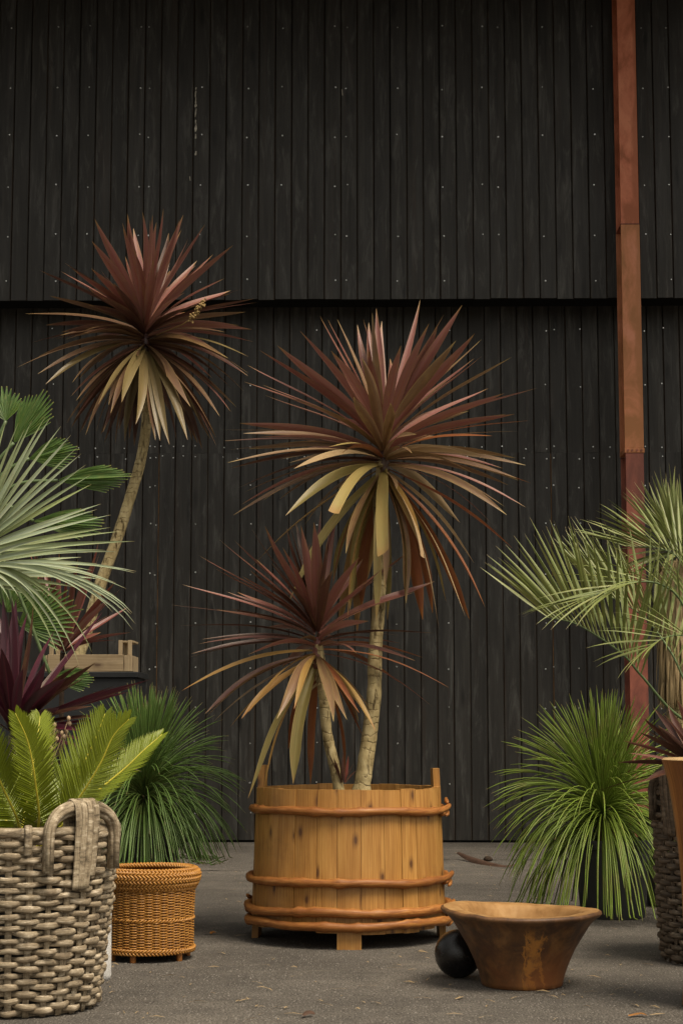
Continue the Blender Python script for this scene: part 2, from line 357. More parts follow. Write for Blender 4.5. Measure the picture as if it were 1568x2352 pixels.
# painted rusty steel
def steel(name, a, b2, d):
    m, nt, b = new_mat(name, .55, .4)
    n1 = noise(nt, coord(nt, 'Object', (1.5, 1.5, .8)), 3.2, 6, .6, .6)
    c = ramp(nt, n1, [(.38, d), (.5, b2), (.62, a)])
    n2 = noise(nt, coord(nt, 'Object', (1, 1, .7)), 26, 5, .7)
    c = mix(nt, ramp(nt, n2, [(.52, 0.), (.75, .55)]), c, d)
    sx = N(nt, 'ShaderNodeSeparateXYZ'); tc = N(nt, 'ShaderNodeTexCoord'); nt.links.new(tc.outputs['Object'], sx.inputs[0])
    wv = noise(nt, coord(nt, 'Object', (6, 6, 1.2)), 1, 4)
    e = math_(nt, 'ADD', sx.outputs[0], math_(nt, 'MULTIPLY', math_(nt, 'SUBTRACT', wv, .5), .22))
    c = mix(nt, ramp(nt, e, [(.03, 0.), (.055, .7)]), c, d)
    base(nt, b, c); bump(nt, b, n2, .3, .003); return m
M['steel_a'] = steel('red_oxide_steel', (.58, .205, .105), (.48, .145, .07), (.30, .085, .03))
M['steel_b'] = steel('faded_oxide_steel', (.52, .205, .11), (.44, .165, .07), (.30, .12, .038))
M['steel_c'] = steel('dark_oxide_steel', (.32, .10, .06), (.23, .068, .042), (.14, .042, .027))

# asphalt
m, nt, b = new_mat('asphalt', .85, .35); M['asphalt'] = m
oc = coord(nt, 'Object')
n1 = noise(nt, oc, 1.1, 6, .62); n2 = noise(nt, oc, 7, 6, .65); n3 = noise(nt, oc, 120, 3, .7)
c = ramp(nt, n1, [(.32, (.12, .107, .090)), (.55, (.185, .165, .139)), (.72, (.245, .217, .18))])
c = mix(nt, ramp(nt, n2, [(.35, .5), (.6, 0.)]), c, (.075, .067, .057))
c = mix(nt, ramp(nt, n3, [(.40, .85), (.58, 0.)]), c, (.04, .035, .03))
vs1 = voro(nt, oc, 95); wn1 = N(nt, 'ShaderNodeTexWhiteNoise', noise_dimensions='3D')
sp = ramp(nt, vs1, [(.16, .9), (.3, 0.)])
vc = N(nt, 'ShaderNodeTexVoronoi'); nt.links.new(oc, vc.inputs[0]); vc.inputs['Scale'].default_value = 95
sv = N(nt, 'ShaderNodeSeparateColor'); nt.links.new(vc.outputs['Color'], sv.inputs[0])
sp = math_(nt, 'MULTIPLY', sp, ramp(nt, sv.outputs[0], [(.72, 0.), (.76, .9)]))
c = mix(nt, sp, c, (.5, .46, .40))
st = noise(nt, coord(nt, 'Object', (.6, 1.6, 1)), .9, 5, .6, .5)
c = mix(nt, ramp(nt, st, [(.55, 0.), (.75, .55)]), c, (.05, .043, .037))
du = noise(nt, coord(nt, 'Object', (1, 2.2, 1)), 2.6, 5, .65)
c = mix(nt, ramp(nt, du, [(.58, 0.), (.75, .5)]), c, (.20, .175, .135))
base(nt, b, c)
hh = math_(nt, 'ADD', math_(nt, 'MULTIPLY', n3, .8), math_(nt, 'MULTIPLY', vs1, .9))
bump(nt, b, hh, .9, .012)

# ------------------------------------------------------------------ setting: ground
mb = MB(); n = 40
xs = [-120 + 240 * i / n for i in range(n + 1)]
mb.grid([[(x, y, 0) for x in (-150, -20, -6, 6, 20, 150)] for y in (-150, -10, 0, 5, 10, 16, 40, 150)], [0] * 6, [0] * 8)
g = mb.build('ground', M['asphalt'], None); g['kind'] = 'structure'
ORG[g.name] = Vector((0, 0, 0))
def crack(pts, w):
    c = MB(); pts = spline([Vector((x, y, .004)) for x, y in pts], 40)
    rows = []
    for i, p in enumerate(pts):
        ww = w * rnd(.4, 1.2); o_ = rnd(-.01, .01)
        rows.append([p + Vector((0, -ww + o_, 0)), p + Vector((0, ww + o_, 0))])
    c.grid(rows, [0, 1], [i / 40 for i in range(41)]); c.build('crack', M['crack'], g)
crack([(.7, 13.3), (1.2, 13.25), (1.8, 13.35), (2.6, 13.2)], .018)
crack([(-1.4, 12.4), (-.8, 12.3), (-.3, 12.42)], .012)
crack([(-1.2, 8.72), (-.7, 8.62), (-.35, 8.66)], .004)

# ------------------------------------------------------------------ the barn
WY, WYAW = 15.2, R(-1.0)
barn = thing('timber_barn', 'tall barn clad in upright black boards with an overhanging upper storey', 'barn', (0, WY, 0))
barn.rotation_euler.z = WYAW
Wm = Matrix.Translation((0, WY, 0)) @ Matrix.Rotation(WYAW, 4, 'Z'); Wi = Wm.inverted()
ORG[barn.name] = Vector((0, 0, 0))        # barn children are written in the barn's own frame
BW, OVER = .1405, .42
def onwall(x, y, yl):                     # photo point -> barn frame on the face y = yl
    lo = Wi @ Vector((0, 0, CAMZ)); q = Wi @ P(x, y, 10); d = q - lo
    return lo + d * ((yl - lo.y) / d.y)
ZB = onwall(784, 687, -OVER).z; ZJ = onwall(784, 1040, 0).z
ZT = 7.6
def wallblock(name, lo, hi):
    k = MB(); k.box(lo, hi); return k.build(name, M['black'], barn, smooth=False)
lower = wallblock('lower_wall', (-7.5, .021, 0), (7.5, .3, ZB + .2)); upper = wallblock('upper_wall', (-7.5, -OVER + .021, ZB + .03), (7.5, .02, ZT))
k = MB(); k.box((-8, -3.3, ZT + .02), (8, 6, ZT + .25)); k.build('roof_added_eave', M['black'], barn, smooth=False)  # unseen roof slab, its deep eave added to darken the upper wall
k = MB(); k.box((-7.5, .32, 0), (7.5, 5.8, ZT)); k.build('barn_body', M['black'], barn, smooth=False)
def board_mesh(h):
    k = MB(); w = BW / 2 - .0028; c = .005; t = .02
    prof = [(-w, t), (-w, c), (-w + c, 0), (w - c, 0), (w, c), (w, t)]
    nz = 2
    rows = [[(x, y, z) for x, y in prof] for z in (0, h)]
    k.grid(rows, [0, .1, .2, .8, .9, 1], [0, h]); k.face([0, 1, 2, 3, 4, 5][::-1]); k.face([6, 7, 8, 9, 10, 11])
    me_o = k.build('board', M['board'], None, smooth=False); me = me_o.data; bpy.data.objects.remove(me_o); return me
meshes = [(board_mesh(ZJ - .022), lower, .02, 0, 0), (board_mesh(ZB - ZJ + .05), lower, ZJ - .0015, 0, 1), (board_mesh(ZT - ZB - .02), upper, ZB, -OVER, 2)]
x_anchor = onwall(1270, 1500, 0).x
NB = 96
for me, par, z0, y0, row in meshes:
    for i in range(-54, 42):
        x = x_anchor + (i + .5) * BW
        if abs(x) > 7.3: continue
        o = bpy.data.objects.new('board', me); COL.objects.link(o); o.parent = par
        o.location = (x + (.03 if row == 2 else 0) + rnd(-.001, .001), y0 + rnd(-.0022, .0022), z0 + (rnd(-.004, .004) if row == 2 else 0))
M['rawgroove'] = simple('raw_groove_wood', (.15, .085, .04), .8, .2, 9, .6, .2)
for X in (356, 1270):
    i = round((onwall(X, 1500, 0).x - x_anchor) / BW); k = MB(); x = x_anchor + i * BW; k.box((x - .0027, .0035, .03), (x + .0027, .02, ZJ - .01)); k.build('groove_strip', M['rawgroove'], barn, smooth=False)
# screws
mb = MB()
def screw(x, z, yl):
    b = len(mb.v); r = rnd(.0065, .009); n = 6
    for rr, dy in ((r, 0), (r * .6, -.006)):
        for j in range(n): a = 2 * math.pi * j / n; mb.v.append((x + rr * math.cos(a), yl + dy, z + rr * math.sin(a)))
    for j in range(n): mb.face((b + j, b + (j + 1) % n, b + n + (j + 1) % n, b + n + j))
    mb.face([b + n + j for j in range(n)])
for X in (17, 127, 198, 318, 338, 460, 567, 647, 770, 796, 913, 1018, 1110, 1147, 1250, 1368, 1482, 1540):
    for Yp in (61, 203, 312, 427, 541, 645):
        if random.random() < .12: continue
        q = onwall(X + (650 - Yp) * (784 - X) * .000025 + rnd(-2, 2), Yp + rnd(-4, 4), -OVER - .002); screw(q.x, q.z, -OVER - .002)
for X in (122, 345, 357, 448, 575, 727, 912, 1030, 1253, 1272, 1330, 1480, 1520):
    for Yp in (757, 885, 1028, 1051, 1118, 1205, 1317, 1430, 1535, 1625, 1705, 1798, 1868):
        if random.random() < .15: continue
        q = onwall(X + rnd(-2, 2), Yp + rnd(-4, 4), -.002); screw(q.x, q.z, -.002)
for X in (182, 222, 287, 320, 372, 398, 420, 515, 545, 660, 700, 760, 1070, 1105, 1155, 1205, 1360, 1400):
    for Yp in (1028, 1051):
        q = onwall(X + rnd(-3, 3), Yp + rnd(-4, 4), -.002); screw(q.x, q.z, -.002)
s = stuff(mb.build('screw', M['screw'], barn, smooth=False))
# scraped streak of bare wood
mb = MB(); yy = 200
while yy < 372:
    h = rnd(4, 22); w = rnd(3., 7.); q0 = onwall(450 + rnd(-1.5, 1.5), yy, -OVER - .0035); q1 = onwall(450 + rnd(-1.5, 1.5), yy + h, -OVER - .0035)
    rows = []
    for i in range(6):
        t = i / 5; p = q0.lerp(q1, t); ww = px(w, 15) * math.sin(math.pi * (.12 + .76 * t)) * rnd(.4, 1) * .6
        rows.append([(p.x - ww, p.y, p.z), (p.x + ww * rnd(.3, 1), p.y, p.z)])
    mb.grid(rows, [0, 1], [i / 5 for i in range(6)]); yy += h * rnd(.7, 1.5) + (rnd(8, 26) if yy > 300 else 0)
for (X, Yp, h) in ((436, 405, 10), (785, 205, 14)):
    q0 = onwall(X, Yp, -OVER - .0035); q1 = onwall(X + 1, Yp + h, -OVER - .0035); mb.grid([[(q0.x - .003, q0.y, q0.z), (q0.x + .003, q0.y, q0.z)], [(q1.x - .002, q1.y, q1.z), (q1.x + .004, q1.y, q1.z)]], [0, 1], [0, 1])
stuff(mb.build('paint_scrape', M['scrape'], barn, smooth=False))

# ------------------------------------------------------------------ steel column
pc = onwall(1453, 1400, -OVER - .3); cxl = onwall(1449, 700, -OVER - .3).x
CW, CD = .152, .30
cloc = Wm @ Vector((cxl, -OVER - .16, 0))
colm = thing('steel_column', 'rust red painted steel column standing in front of the black barn', 'column', cloc); colm.rotation_euler.z = WYAW; ORG[colm.name] = Vector((0, 0, 0))
zA = onwall(1440, 515, -OVER - .3).z; zC = onwall(1450, 1035, -OVER - .3).z
def seg(name, z0, z1, w, mat):
    k = MB(); f_ = .016
    k.box((-w / 2, -CD / 2, z0), (w / 2, -CD / 2 + f_, z1)); k.box((-w / 2, CD / 2 - f_, z0), (w / 2, CD / 2, z1)); k.box((-.006, -CD / 2 + f_ + .0005, z0 + .001), (.006, CD / 2 - f_ - .0005, z1 - .001))
    o = k.build(name, mat, colm, smooth=False, bevel=.003); return o
seg('column_section', zA + .004, 7.59, CW, M['steel_a']); seg('column_section', zC + .02, zA - .004, CW + .004, M['steel_b']); seg('column_section', .0, zC - .02, CW - .004, M['steel_c'])
k = MB(); k.box((-CW / 2 - .006, -CD / 2 - .006, zC - .0195), (CW / 2 + .006, CD / 2 - .02, zC + .0195)); o_pl = k.build('flange_plate', M['steel_b'], colm, smooth=False, bevel=.003)
k = MB(); k.box((-CW / 2 - .002, -CD / 2 - .003, zA - .0035), (CW / 2 + .002, CD / 2, zA + .0035)); k.build('weld_joint', M['steel_c'], colm, smooth=False)
for sx_ in (-.055, -.02, .02, .055):
    k = MB(); k.tube([(sx_, -CD / 2 - .014, zC + .0), (sx_, -CD / 2 - .006, zC)], .009, 6); k.build('bolt', M['steel_c'], colm, smooth=False)

# ------------------------------------------------------------------ pots
def pot(name, label, cat, x, Y, r, h, mat='pot', group=None, soil=True):
    t = thing(name, label, cat, (x, Y, 0), group)
    k = MB(); k.lathe([(r * .78, .0), (r * .8, .004), (r * .96, h - .05), (r * 1.0, h - .048), (r * 1.04, h - .03), (r * 1.04, h), (r * .97, h), (r * .93, h - .05), (r * .8, .05)], 40, (x, Y, 0), cap_lo=True)
    k.build('pot_wall', M[mat], t, sharp=50)
    if soil:
        k = MB(); k.lathe([(.001, h - .04), (r * .5, h - .035), (r * .93, h - .045)], 24, (x, Y, 0), wob=lambda i, a, rr, z: (0, .01 * mnoise.noise(Vector((a * 3, rr * 20, 1))))); k.build('soil', M['soil'], t)
    return t

# ------------------------------------------------------------------ the pine tub
TX, TY, TH, RT, RB = px(16, 8.6), 8.52, .70, .433, .457
tub = thing('pine_tub', 'round pine stave tub with branch hoops holding two cordylines', 'tub', (TX, TY, 0))
def trad(z): return RB + (RT - RB) * (z / TH)
NS = 26; angs = []; a = -math.pi / 2 - math.pi / NS
wts = [1] * NS
for i in range(NS):
    if i % 6.5 > .6: wts[i] = rnd(.72, 1.3)
for q in range(4):     # normalise each quarter so the four feet stay where they are
    pass
tot = sum(wts); cur = a; edges = []
for w in wts: edges.append((cur, cur + 2 * math.pi * w / tot)); cur += 2 * math.pi * w / tot
def stave(a0, a1, z0, z1, mat='tub', thick=.03, dr=0):
    k = MB(); na = 5; zs = [z0 + (z1 - z0) * i / 5 for i in range(6)]; off = rnd(0, 20)
    g_ = .0009 / RT; a0 += g_; a1 -= g_
    outer = []; inner = []
    for z in zs:
        ro = []; ri = []
        for j in range(na):
            t = j / (na - 1); aa = a0 + (a1 - a0) * t; rr = trad(z) + dr - (.0022 if j in (0, na - 1) else 0)
            ro.append((TX + rr * math.cos(aa), TY + rr * math.sin(aa), z)); ri.append((TX + (rr - thick) * math.cos(aa), TY + (rr - thick) * math.sin(aa), z))
        outer.append(ro); inner.append(ri)
    us = [off + (a1 - a0) * RT * j / (na - 1) for j in range(na)]; vz = [z + off for z in zs]
    bo = k.grid(outer, us, vz); bi = k.grid([list(reversed(r_)) for r_ in inner], us, vz)
    nv = len(zs)
    for i in range(nv - 1):
        k.face((bo + i * na + na - 1, bi + i * na, bi + (i + 1) * na, bo + (i + 1) * na + na - 1), [(off, vz[i]), (off + .03, vz[i]), (off + .03, vz[i + 1]), (off, vz[i + 1])])
        k.face((bi + i * na + na - 1, bo + i * na, bo + (i + 1) * na, bi + (i + 1) * na + na - 1), [(off, vz[i]), (off + .03, vz[i]), (off + .03, vz[i + 1]), (off, vz[i + 1])])
    for row, fl in ((0, True), (nv - 1, False)):
        for j in range(na - 1):
            q = [bo + row * na + j, bo + row * na + j + 1, bi + row * na + na - 2 - j, bi + row * na + na - 1 - j]
            if fl: q.reverse()
            k.face(q, [(off, off), (off + .02, off), (off + .02, off + .02), (off, off + .02)])
    return k.build('stave', M[mat], tub, sharp=35)
for i, (a0, a1) in enumerate(edges):
    mid = (a0 + a1) / 2; d = {q: min(abs((mid - q + math.pi) % (2 * math.pi) - math.pi), 9) for q in (-math.pi / 2, 0, math.pi, math.pi / 2)}
    q = min(d, key=d.get); foot = d[q] < math.pi / NS * 1.0
    z0 = 0 if foot else .075 + rnd(-.006, .006) + (-.012 if abs(mid + math.pi / 2) < .8 else 0)
    z1 = TH + rnd(-.004, .003)
    if foot and q in (0, math.pi): z1 = TH + (.085 if q == 0 else .1)
    stave(a0, a1, z0, z1, dr=rnd(-.0015, .0025))
k = MB(); k.lathe([(.001, .10), (trad(.1) - .031, .10), (trad(.12) - .031, .125), (.001, .125)], 32, (TX, TY, 0)); k.build('tub_floor', M['tub'], tub, sharp=30)
k = MB(); k.lathe([(.001, .655), (.2, .66), (.3, .648), (.399, .635)], 40, (TX, TY, 0), wob=lambda i, a, r, z: (0, .012 * mnoise.noise(Vector((math.cos(a) * r * 14, math.sin(a) * r * 14, i))))); k.build('soil', M['soil'], tub)
def hoop(z, tiltx, rr=.0215, seedv=0, start=-.16):
    random.seed(40 + seedv); n_ = 150; pts = []; rad = []; knots = [rnd(0, 2 * math.pi) for _ in range(9)] + [-1.5 + rnd(-.2, .2), -1.0, -2.0 + rnd(-.2, .2)]
    tot = 2 * math.pi + .30
    for i in range(n_ + 1):
        t = i / n_; a = start - .15 + tot * t; zz = z + tiltx * math.cos(a) + .013 * mnoise.noise(Vector((math.cos(a) * 1.6, math.sin(a) * 1.6, seedv * 3.3)))
        r = trad(zz) + rr * .78 + .002 + .004 * mnoise.noise(Vector((a * 2, seedv, 0)))
        if t > .95: r += (t - .95) / .05 * .02; zz += (t - .95) / .05 * .018
        if t < .05: zz -= (.05 - t) / .05 * .016
        kr = rr * (.97 + .2 * mnoise.noise(Vector((a * 3, seedv, 5))) + .08 * mnoise.noise(Vector((a * 14, seedv, 9))))
        for q in knots: kr += rr * .26 * math.exp(-((((a - q + math.pi) % (2 * math.pi)) - math.pi) / .032)**2)
        if t > .93: kr *= 1 - .45 * (t - .93) / .07
        if t < .03: kr *= .7 + t * 10
        pts.append((TX + r * math.cos(a), TY + r * math.sin(a), zz)); rad.append(kr)
    k = MB(); k.tube(pts, rad, 12, up=(0, 0, 1), uoff=seedv); return k.build('hoop', M['hoop'], tub)
hoop(.602, -.004, .0185, 1); hoop(.285, .0, .0185, 2); hoop(.155, .001, .0205, 3); hoop(.098, .002, .0205, 4, -.1)
for (aa, zz) in ((-.14, .575), (-.16, .255), (.02, .63), (2.95, .18), (3.0, .12)):
    r = trad(zz) + .028; p = Vector((TX + r * math.cos(aa), TY + r * math.sin(aa), zz)); tg = Vector((-math.sin(aa), math.cos(aa), 0))
    k = MB(); k.tube([p - tg * .045 - Vector((0, 0, .004)), p, p + tg * .04 + Vector((0, 0, .012))], [.006, .011, .008], 8); k.build('hoop_end', M['hoop'], tub)
random.seed(11)

# ------------------------------------------------------------------ cordylines
def trunk(parent, ctrl, r0, r1, mat='bark', n_=110, scar=.06):
    pts = spline(ctrl, n_); rad = []
    sd_ = rnd(0, 50)
    for i in range(n_ + 1):
        t = i / n_; rad.append((r0 + (r1 - r0) * t) * (1 + scar * mnoise.noise(Vector((0, i * .45, sd_))) + (.35 * (1 - t / .06) if t < .06 else 0)))
    k = MB(); k.tube(pts, rad, 18, sec=lambda i, a: 1 + scar * 1.0 * mnoise.noise(Vector((math.cos(a) * 2.2, math.sin(a) * 2.2, i * .16 + sd_))))
    return k.build('trunk', M[mat], parent)
def leaf_to(parent, C, tip, L, width, mat, prof=sword, lift=None, fold=.28, name='leaf', stem=.05, segs=12, e_bias=28, curl=None):
    d = tip - C; h = Vector((d.x, d.y, 0)); hl = max(h.length, 1e-4); hd = h / hl; e = math.atan2(d.z, hl)
    e0 = .80 * e + R((e_bias if lift is None else lift) * .55); e0 = e0 if e > R(-35) else .90 * e + R(8); e0 = min(e0, R(88)); e1 = e - .55 * (e0 - e)
    Ln = d.length
    d0 = hd * math.cos(e0) + Vector((0, 0, math.sin(e0))); d1 = hd * math.cos(e1) + Vector((0, 0, math.sin(e1)))
    B0 = C + Vector((0, 0, stem * math.sin(e))) + hd * .012
    kk = .36 + max(0, -e) * .08
    lat = hd.cross(Vector((0, 0, 1))) * rnd(-.05, .05) * Ln
    pts = bez(B0, B0 + d0 * Ln * kk, tip - d1 * Ln * .34 + lat, tip, segs)
    side = hd.cross(Vector((0, 0, 1)))
    k = MB(); blade(k, pts, width, prof, side, fold * rnd(.6, 1.4), rnd(-.5, .5), random.choice((-1, 1)) * rnd(.15, .75) if curl is None else curl)
    return k.build(name, M[mat], parent)
def core(parent, C, r, h0=.15, h1=.03, mat='dark'):
    k = MB(); n_ = 14; k.tube([C + Vector((0, 0, -h0 + (h0 + h1) * i / n_)) for i in range(n_ + 1)], [r * (1.0 + .25 * mnoise.noise(Vector((i * .8, r * 99, 0)))) * (1 - .5 * (i / n_)**3) for i in range(n_ + 1)], 12); k.build('crown_core', M[mat], parent)
PROF = {'s': sword, 'r': ribbon, 't': trunc}
def crown(parent, C, Y0, tips, tf, L0, w0, pal, back=0):
    for it in tips:
        x, y = tf(it[0], it[1]); kind = it[2] if len(it) > 2 else None; opt = it[3] if len(it) > 3 else {}
        p0 = P(x, y, Y0); proj = math.hypot(p0.x - C.x, p0.z - C.z)
        L = max(L0 * rnd(.86, 1.0) * opt.get('L', 1), proj * 1.03)
        dy = math.sqrt(L * L - proj * proj); dy = min(dy, .66)
        sg = opt.get('d', -1 if random.random() < .72 else 1); dy *= sg
        tip = P(x, y, Y0 + dy)
        e = math.degrees(math.atan2(tip.z - C.z, math.hypot(tip.x - C.x, tip.y - C.y)))
        if kind is None: kind = pal(e, dy)
        w = w0 * rnd(.85, 1.12) * opt.get('w', 1) * (.8 if abs(e) < 18 else 1)
        leaf_to(parent, C, tip, L, w, kind, PROF[opt.get('p', 's')], stem=.10)
    for i in range(back):
        az = rnd(0, 2 * math.pi); e = R(rnd(-55, 70)); L = L0 * rnd(.75, .98)
        if abs(math.sin(az)) < .45: az = math.pi / 2 + rnd(-.9, .9)
        d = Vector((math.cos(az) * math.cos(e), math.sin(az) * math.cos(e), math.sin(e)))
        leaf_to(parent, C, C + d * L, L, w0 * rnd(.8, 1.05), pal(math.degrees(e), 1), stem=.1)
def palA(e, dy):
    r = random.random()
    if e > 25: return 'maroon' if r < .85 else 'bronze'
    if e > -12: return 'bronze' if r < .6 else 'maroon'
    if dy > 0: return random.choice(['bronze', 'dark', 'ochre'])
    return random.choice(['bronze', 'olive', 'ochre'])
YA = 8.5
CA = P(880, 1048, YA)
corA = thing('cordyline_tree', 'tall bronze cordyline with drooping olive and rust leaves, taller of two in pine tub', 'cordyline', P(833, 1812, YA + .02))
trunk(corA, [P(828, 1830, YA), P(838, 1760, YA), P(848, 1690, YA + .01), P(859, 1590, YA), P(861, 1500, YA), P(869, 1400, YA), P(873, 1270, YA), P(870, 1150, YA), P(878, 1060, YA)], px(19, YA), px(13, YA))
tA = lambda x, y: (470.4 + x * .5, 658.6 + y * .5)
O, F_, B_ = {'d': -1}, -1, 1
tipsA = [(528, 135), (437, 203), (333, 270), (249, 290), (195, 360), (182, 437), (365, 502, 'bronze', {'d': -1}), (565, 152, None, {'d': 1}), (608, 150, None, {'d': 1}), (580, 295, 'maroon', {'d': -1, 'w': 1.2}),
 (700, 175, None, {'d': 1}), (727, 150, None, {'d': 1}), (752, 165, None, {'d': 1}), (768, 118), (787, 100, None, {'d': 1}), (812, 158), (900, 270, 'maroon', {'d': -1, 'w': 1.25}), (720, 325, 'bronze', {'d': -1, 'w': 1.15}), (750, 290, 'maroon', {'d': -1, 'w': 1.1}),
 (683, 505, 'bronze', {'d': -1, 'w': 1.}), (935, 490, 'bronze', {'d': -1, 'w': 1.1}), (988, 60, 'maroon', {'d': 1, 'w': .7}), (1028, 170), (1070, 172, 'maroon', {'w': 1.2}), (1095, 130), (1180, 85), (1152, 248, 'bronze'), (1238, 215), (1268, 243, 'bronze'), (1272, 318), (1235, 330, 'maroon', {'d': 1}),
 (1405, 325), (1525, 465, None, {'w': .6}), (1490, 615, 'rust', {'w': .7}), (1318, 685, 'rust', {'w': .8}), (970, 678, 'bronze', {'d': -1}), (640, 400, 'maroon'), (480, 380, 'maroon'), (1000, 350, 'maroon', {'d': 1}), (1120, 420, 'bronze'), (560, 500, 'maroon', {'d': 1}), (850, 330, 'maroon', {'d': 1, 'w': 1.1}),
 (160, 627), (82, 657, None, {'w': .6}), (85, 708, 'dark'), (118, 833, 'dark', {'w': .8}), (150, 925, 'dark'), (200, 745), (345, 793, 'tan', {'w': .7}), (410, 835, 'tan'), (565, 737, 'olive', {'w': .7}), (630, 765, 'rust', {'w': .8}), (250, 690, 'maroon', {'w': .6}),
 (1280, 780, 'tan', {'w': .9}), (1425, 787, 'bronze', {'w': .8}), (1472, 820, 'bronze', {'w': .8}), (1440, 890, 'bronze'), (1495, 902, 'rust', {'w': .8}), (1230, 855, 'bronze'), (1385, 1048, 'bronze', {'w': .9}), (950, 765, 'bronze', {'w': .7}), (1190, 760, 'tan', {'w': .6}),
 (370, 1052, 'olive', {'w': 1.1}), (208, 1295, 'ochre', {'w': .8, 'd': 1}), (590, 1040, 'olive', {'p': 't', 'd': -1, 'w': .9}), (383, 1455, 'olive', {'w': 1.2, 'd': -1}), (590, 1360, 'olive', {'p': 'r', 'w': 1.1}), (610, 1580, 'ochre', {'p': 'r', 'd': 1}), (700, 1590, 'ochre', {'p': 'r', 'd': 1}), (655, 1545, 'ochre', {'p': 'r'}), (740, 1360, 'ochre', {'p': 'r', 'd': 1}), (720, 1480, 'rust', {'p': 'r', 'd': 1}),
 (822, 1225, 'olive', {'p': 't', 'd': -1, 'w': 1.25}), (880, 935, 'bronze', {'d': -1, 'w': .9, 'L': .4}), (990, 1235, 'tan', {'p': 't', 'd': -1, 'w': .9}), (1000, 1530, 'rust', {'p': 'r', 'w': 1.2}), (1045, 1500, 'rust', {'p': 'r', 'd': 1}), (1075, 1575, 'tan', {'w': .7}), (1195, 1515, 'tan', {'w': .6}), (1215, 1530, 'rust', {'p': 'r', 'd': 1, 'w': .8}), (1285, 1470, 'rust', {'p': 'r', 'w': .9}), (1235, 1270, 'tan', {'w': .9}), (1170, 1083, 'tan', {'w': .9}), (1410, 1200, 'rust', {'w': .9})]
crown(corA, CA, YA, tipsA, tA, .80, .054, palA, 18)
core(corA, CA, .031, .13)
for i in range(22):
    az = random.choice((0, math.pi)) + rnd(-.75, .75); e = R(rnd(-22, 32)); L = rnd(.62, .80); d = Vector((math.cos(az) * math.cos(e), math.sin(az) * math.cos(e), math.sin(e)))
    leaf_to(corA, CA, CA + d * L, L, rnd(.030, .044), random.choice(['maroon', 'bronze', 'maroon', 'bronze_shaded']), stem=.1)
for i in range(12):
    az = rnd(-math.pi, math.pi); L = rnd(.62, .82); e = R(rnd(-82, -62)); d = Vector((math.cos(az) * math.cos(e), math.sin(az) * math.cos(e), math.sin(e)))
    leaf_to(corA, CA, CA + d * L, L, rnd(.034, .046), random.choice(['ochre', 'olive', 'rust', 'bronze']), ribbon, stem=.1)

YB = 8.36
CB = P(728, 1478, YB)
corB = thing('cordyline_tree', 'short red leaved cordyline, lower of two growing in pine tub', 'cordyline', P(775, 1812, YB))
trunk(corB, [P(780, 1830, YB + .04), P(770, 1770, YB + .03), P(752, 1690, YB + .02), P(745, 1620, YB + .01), P(737, 1550, YB), P(731, 1480, YB)], px(12.5, YB), px(11.5, YB), scar=.09)
tB = lambda x, y: (376.3 + x * .44, 1160.3 + y * .44)
def palB(e, dy):
    r = random.random()
    if e > 5: return 'maroon' if r < .75 else 'dark'
    if e > -25: return 'maroon' if r < .5 else 'bronze'
    return random.choice(['bronze', 'ochre', 'bronze', 'olive'])
tipsB = [(285, 175), (370, 185), (460, 125), (183, 262), (262, 328), (450, 340), (97, 415, None, {'w': .6}), (235, 450, None, {'w': .6}), (35, 520, 'dark', {'w': .6}), (275, 545, None, {'w': .7}), (85, 628, 'dark', {'w': .7}), (145, 775, 'dark'), (128, 795, 'dark', {'w': .7}), (440, 780, 'maroon', {'d': -1}), (550, 165), (528, 110), (640, 120, None, {'d': 1}), (655, 80, None, {'d': 1}), (688, 90, None, {'d': 1}), (715, 105), (783, 90, 'maroon', {'d': -1, 'w': 1.2}), (820, 30, None, {'d': 1}), (865, 100, None, {'d': 1}), (900, 60, None, {'d': 1}), (880, 340, 'dark', {'d': -1}), (690, 330, 'dark'), (560, 300, 'dark', {'d': -1}), (850, 190), (620, 220), (760, 200, 'dark', {'d': 1}), (480, 280),
 (1020, 270), (1300, 225, 'maroon', {'d': 1}), (1410, 398, 'maroon', {'d': 1}), (1100, 380, 'maroon', {'d': 1}), (1350, 795, 'rust', {'w': .6, 'd': 1}), (1003, 772, 'maroon', {'d': -1, 'L': .7}), (1228, 925, 'rust', {'w': .7, 'd': 1}), (1487, 952, 'rust', {'w': .6, 'd': 1}), (1400, 1052, 'maroon', {'w': .7, 'd': 1}), (200, 700, 'dark', {'w': .6}), (320, 740, 'maroon', {'w': .7}),
 (95, 968, 'ochre', {'w': .7}), (215, 1090, 'dark'), (218, 1110, 'bronze'), (260, 1130, 'bronze', {'w': .7}), (345, 1160, 'ochre', {'w': .8}), (405, 1115, 'ochre'), (443, 1080, 'ochre', {'d': -1}), (590, 1115, 'bronze', {'d': -1}), (680, 1065, 'ochre', {'d': -1, 'w': .9}), (650, 1275, 'rust', {'d': 1}), (440, 1530, 'olive', {'p': 's', 'd': -1}), (520, 1500, 'ochre', {'d': -1, 'w': .9}), (675, 1455, 'olive', {'p': 'r', 'd': -1, 'w': 1.1}), (885, 1130, 'bronze', {'d': -1}), (955, 1120, 'bronze', {'d': -1}), (1020, 1085, 'rust', {'w': .6}), (1100, 1110, 'bronze', {'d': -1}), (1035, 1200, 'rust', {'d': 1, 'w': .8}), (945, 1410, 'rust', {'d': 1, 'p': 'r', 'w': .9}), (712, 695, 'bronze', {'d': -1, 'L': .3}), (765, 1455, 'rust', {'d': 1, 'p': 'r', 'w': .9})]
crown(corB, CB, YB, tipsB, tB, .64, .042, palB, 10)
core(corB, CB, .026, .12, mat='redthin')
